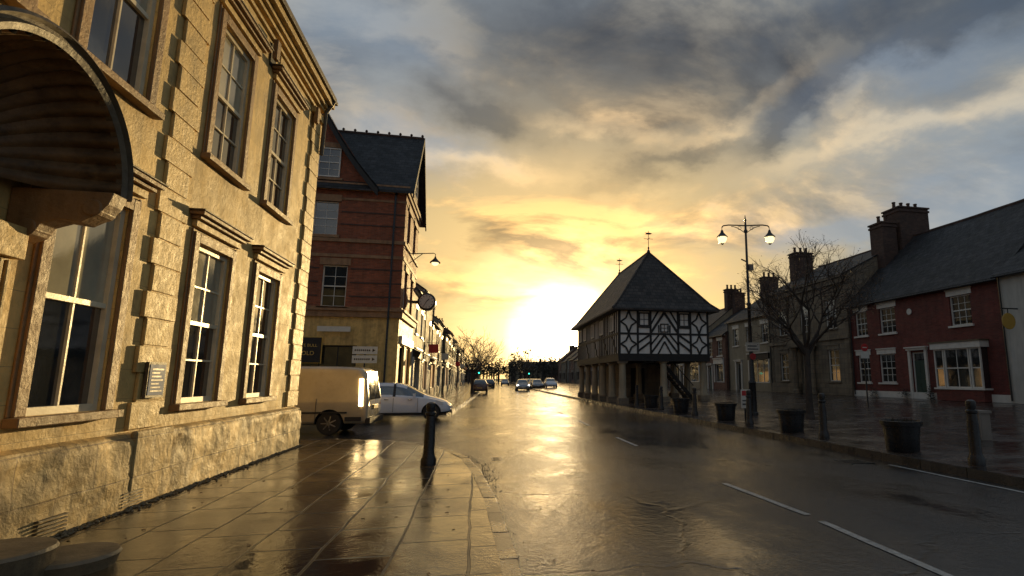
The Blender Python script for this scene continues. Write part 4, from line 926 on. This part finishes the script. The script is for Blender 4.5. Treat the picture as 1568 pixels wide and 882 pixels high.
fin=mix(nt,dm,base,mix(nt,lit,darkc,litc))
az=MT('MULTIPLY',MT('ARCTAN2',sp.outputs[0],sp.outputs[1]),180/math.pi)
el=MT('MULTIPLY',MT('ARCSINE',sp.outputs[2]),180/math.pi)
t1=cl((9,4,0),2.6,(1,1,1),0,9,0); t2=cl((1,8,3),2.6,(1,1,1),0,9,0)
az=MT('ADD',az,MT('MULTIPLY',MT('SUBTRACT',t1,.5),26.0)); el=MT('ADD',el,MT('MULTIPLY',MT('SUBTRACT',t2,.5),14.0))
def bank(a0,e0,wa,we,tilt):
    t=math.radians(tilt); da=MT('SUBTRACT',az,a0); de=MT('SUBTRACT',el,e0)
    u=MT('ADD',MT('MULTIPLY',da,math.cos(t)/wa),MT('MULTIPLY',de,math.sin(t)/wa)); v=MT('ADD',MT('MULTIPLY',da,-math.sin(t)/we),MT('MULTIPLY',de,math.cos(t)/we))
    return MT('EXPONENT',MT('MULTIPLY',MT('ADD',MT('MULTIPLY',u,u),MT('MULTIPLY',v,v)),-1.0))
def tot(L_):
    s=None
    for b_ in L_: s=bank(*b_) if s is None else MT('ADD',s,bank(*b_))
    return MT('MINIMUM',s,1.0)
bl=tot([(50,15,15,5,0),(44,27,10,2.0,6),(-14,33,12,6,0),(34,13,9,2.6,0),(-8,24,7,3,0)])
fin=mix(nt,MT('MULTIPLY',bl,.7),fin,(.22,.27,.33,1))
dk=tot([(26,31,17,4.5,8),(54,33,16,6,0),(9,35,12,4,0),(19,21,8,1.6,18),(38,29,10,2.5,10),(1,28,7,2.0,-10),(33,24,6,1.4,25)])
fin=mix(nt,MT('MULTIPLY',dk,.92),fin,mix(nt,1,fin,(.34,.37,.44,1),'MULTIPLY'))
br=tot([(43,21.5,12,1.3,4),(57,23,8,1.4,0),(24,16,8,1.1,0),(12,25.5,7,1.2,-18),(25,24.5,8,1.0,22),(-2,22,8,1.3,-10),(4,11,6,1.0,0)])
fin=mix(nt,MT('MULTIPLY',br,.85),fin,mix(nt,1,mix(nt,1,fin,(1.35,1.2,1.0,1),'MULTIPLY'),(.22,.165,.095,1),'ADD'))
sky=N(nt,'ShaderNodeTexSky',sky_type='NISHITA'); sky.sun_disc=False; sky.sun_elevation=ELS; sky.sun_rotation=AZS
b1=N(nt,'ShaderNodeBackground'); L(fin,b1.inputs[0]); b1.inputs[1].default_value=1.22
b2=N(nt,'ShaderNodeBackground'); L(sky.outputs[0],b2.inputs[0]); b2.inputs[1].default_value=.012
ad=N(nt,'ShaderNodeAddShader'); L(b1.outputs[0],ad.inputs[0]); L(b2.outputs[0],ad.inputs[1])
out=N(nt,'ShaderNodeOutputWorld'); L(ad.outputs[0],out.inputs[0])
l=bpy.data.lights.new('sun','SUN'); l.energy=5; l.angle=math.radians(.8); l.color=(1,.70,.30)
o=bpy.data.objects.new('sun',l); COL.objects.link(o)
S2=Vector((math.sin(AZS)*math.cos(ELS),math.cos(AZS)*math.cos(ELS),math.sin(ELS))); o.rotation_euler=S2.to_track_quat('Z','Y').to_euler()
# ------------------------------------------------------------ camera
c=bpy.data.cameras.new('camera'); c.sensor_width=36; c.lens=19.29; c.shift_x=-.0912; c.clip_end=3000; c.clip_start=.05
o=bpy.data.objects.new('camera',c); COL.objects.link(o); o.location=(0,0,1.6); o.rotation_euler=(math.radians(99.33),0,math.radians(-12.7)); sc.camera=o
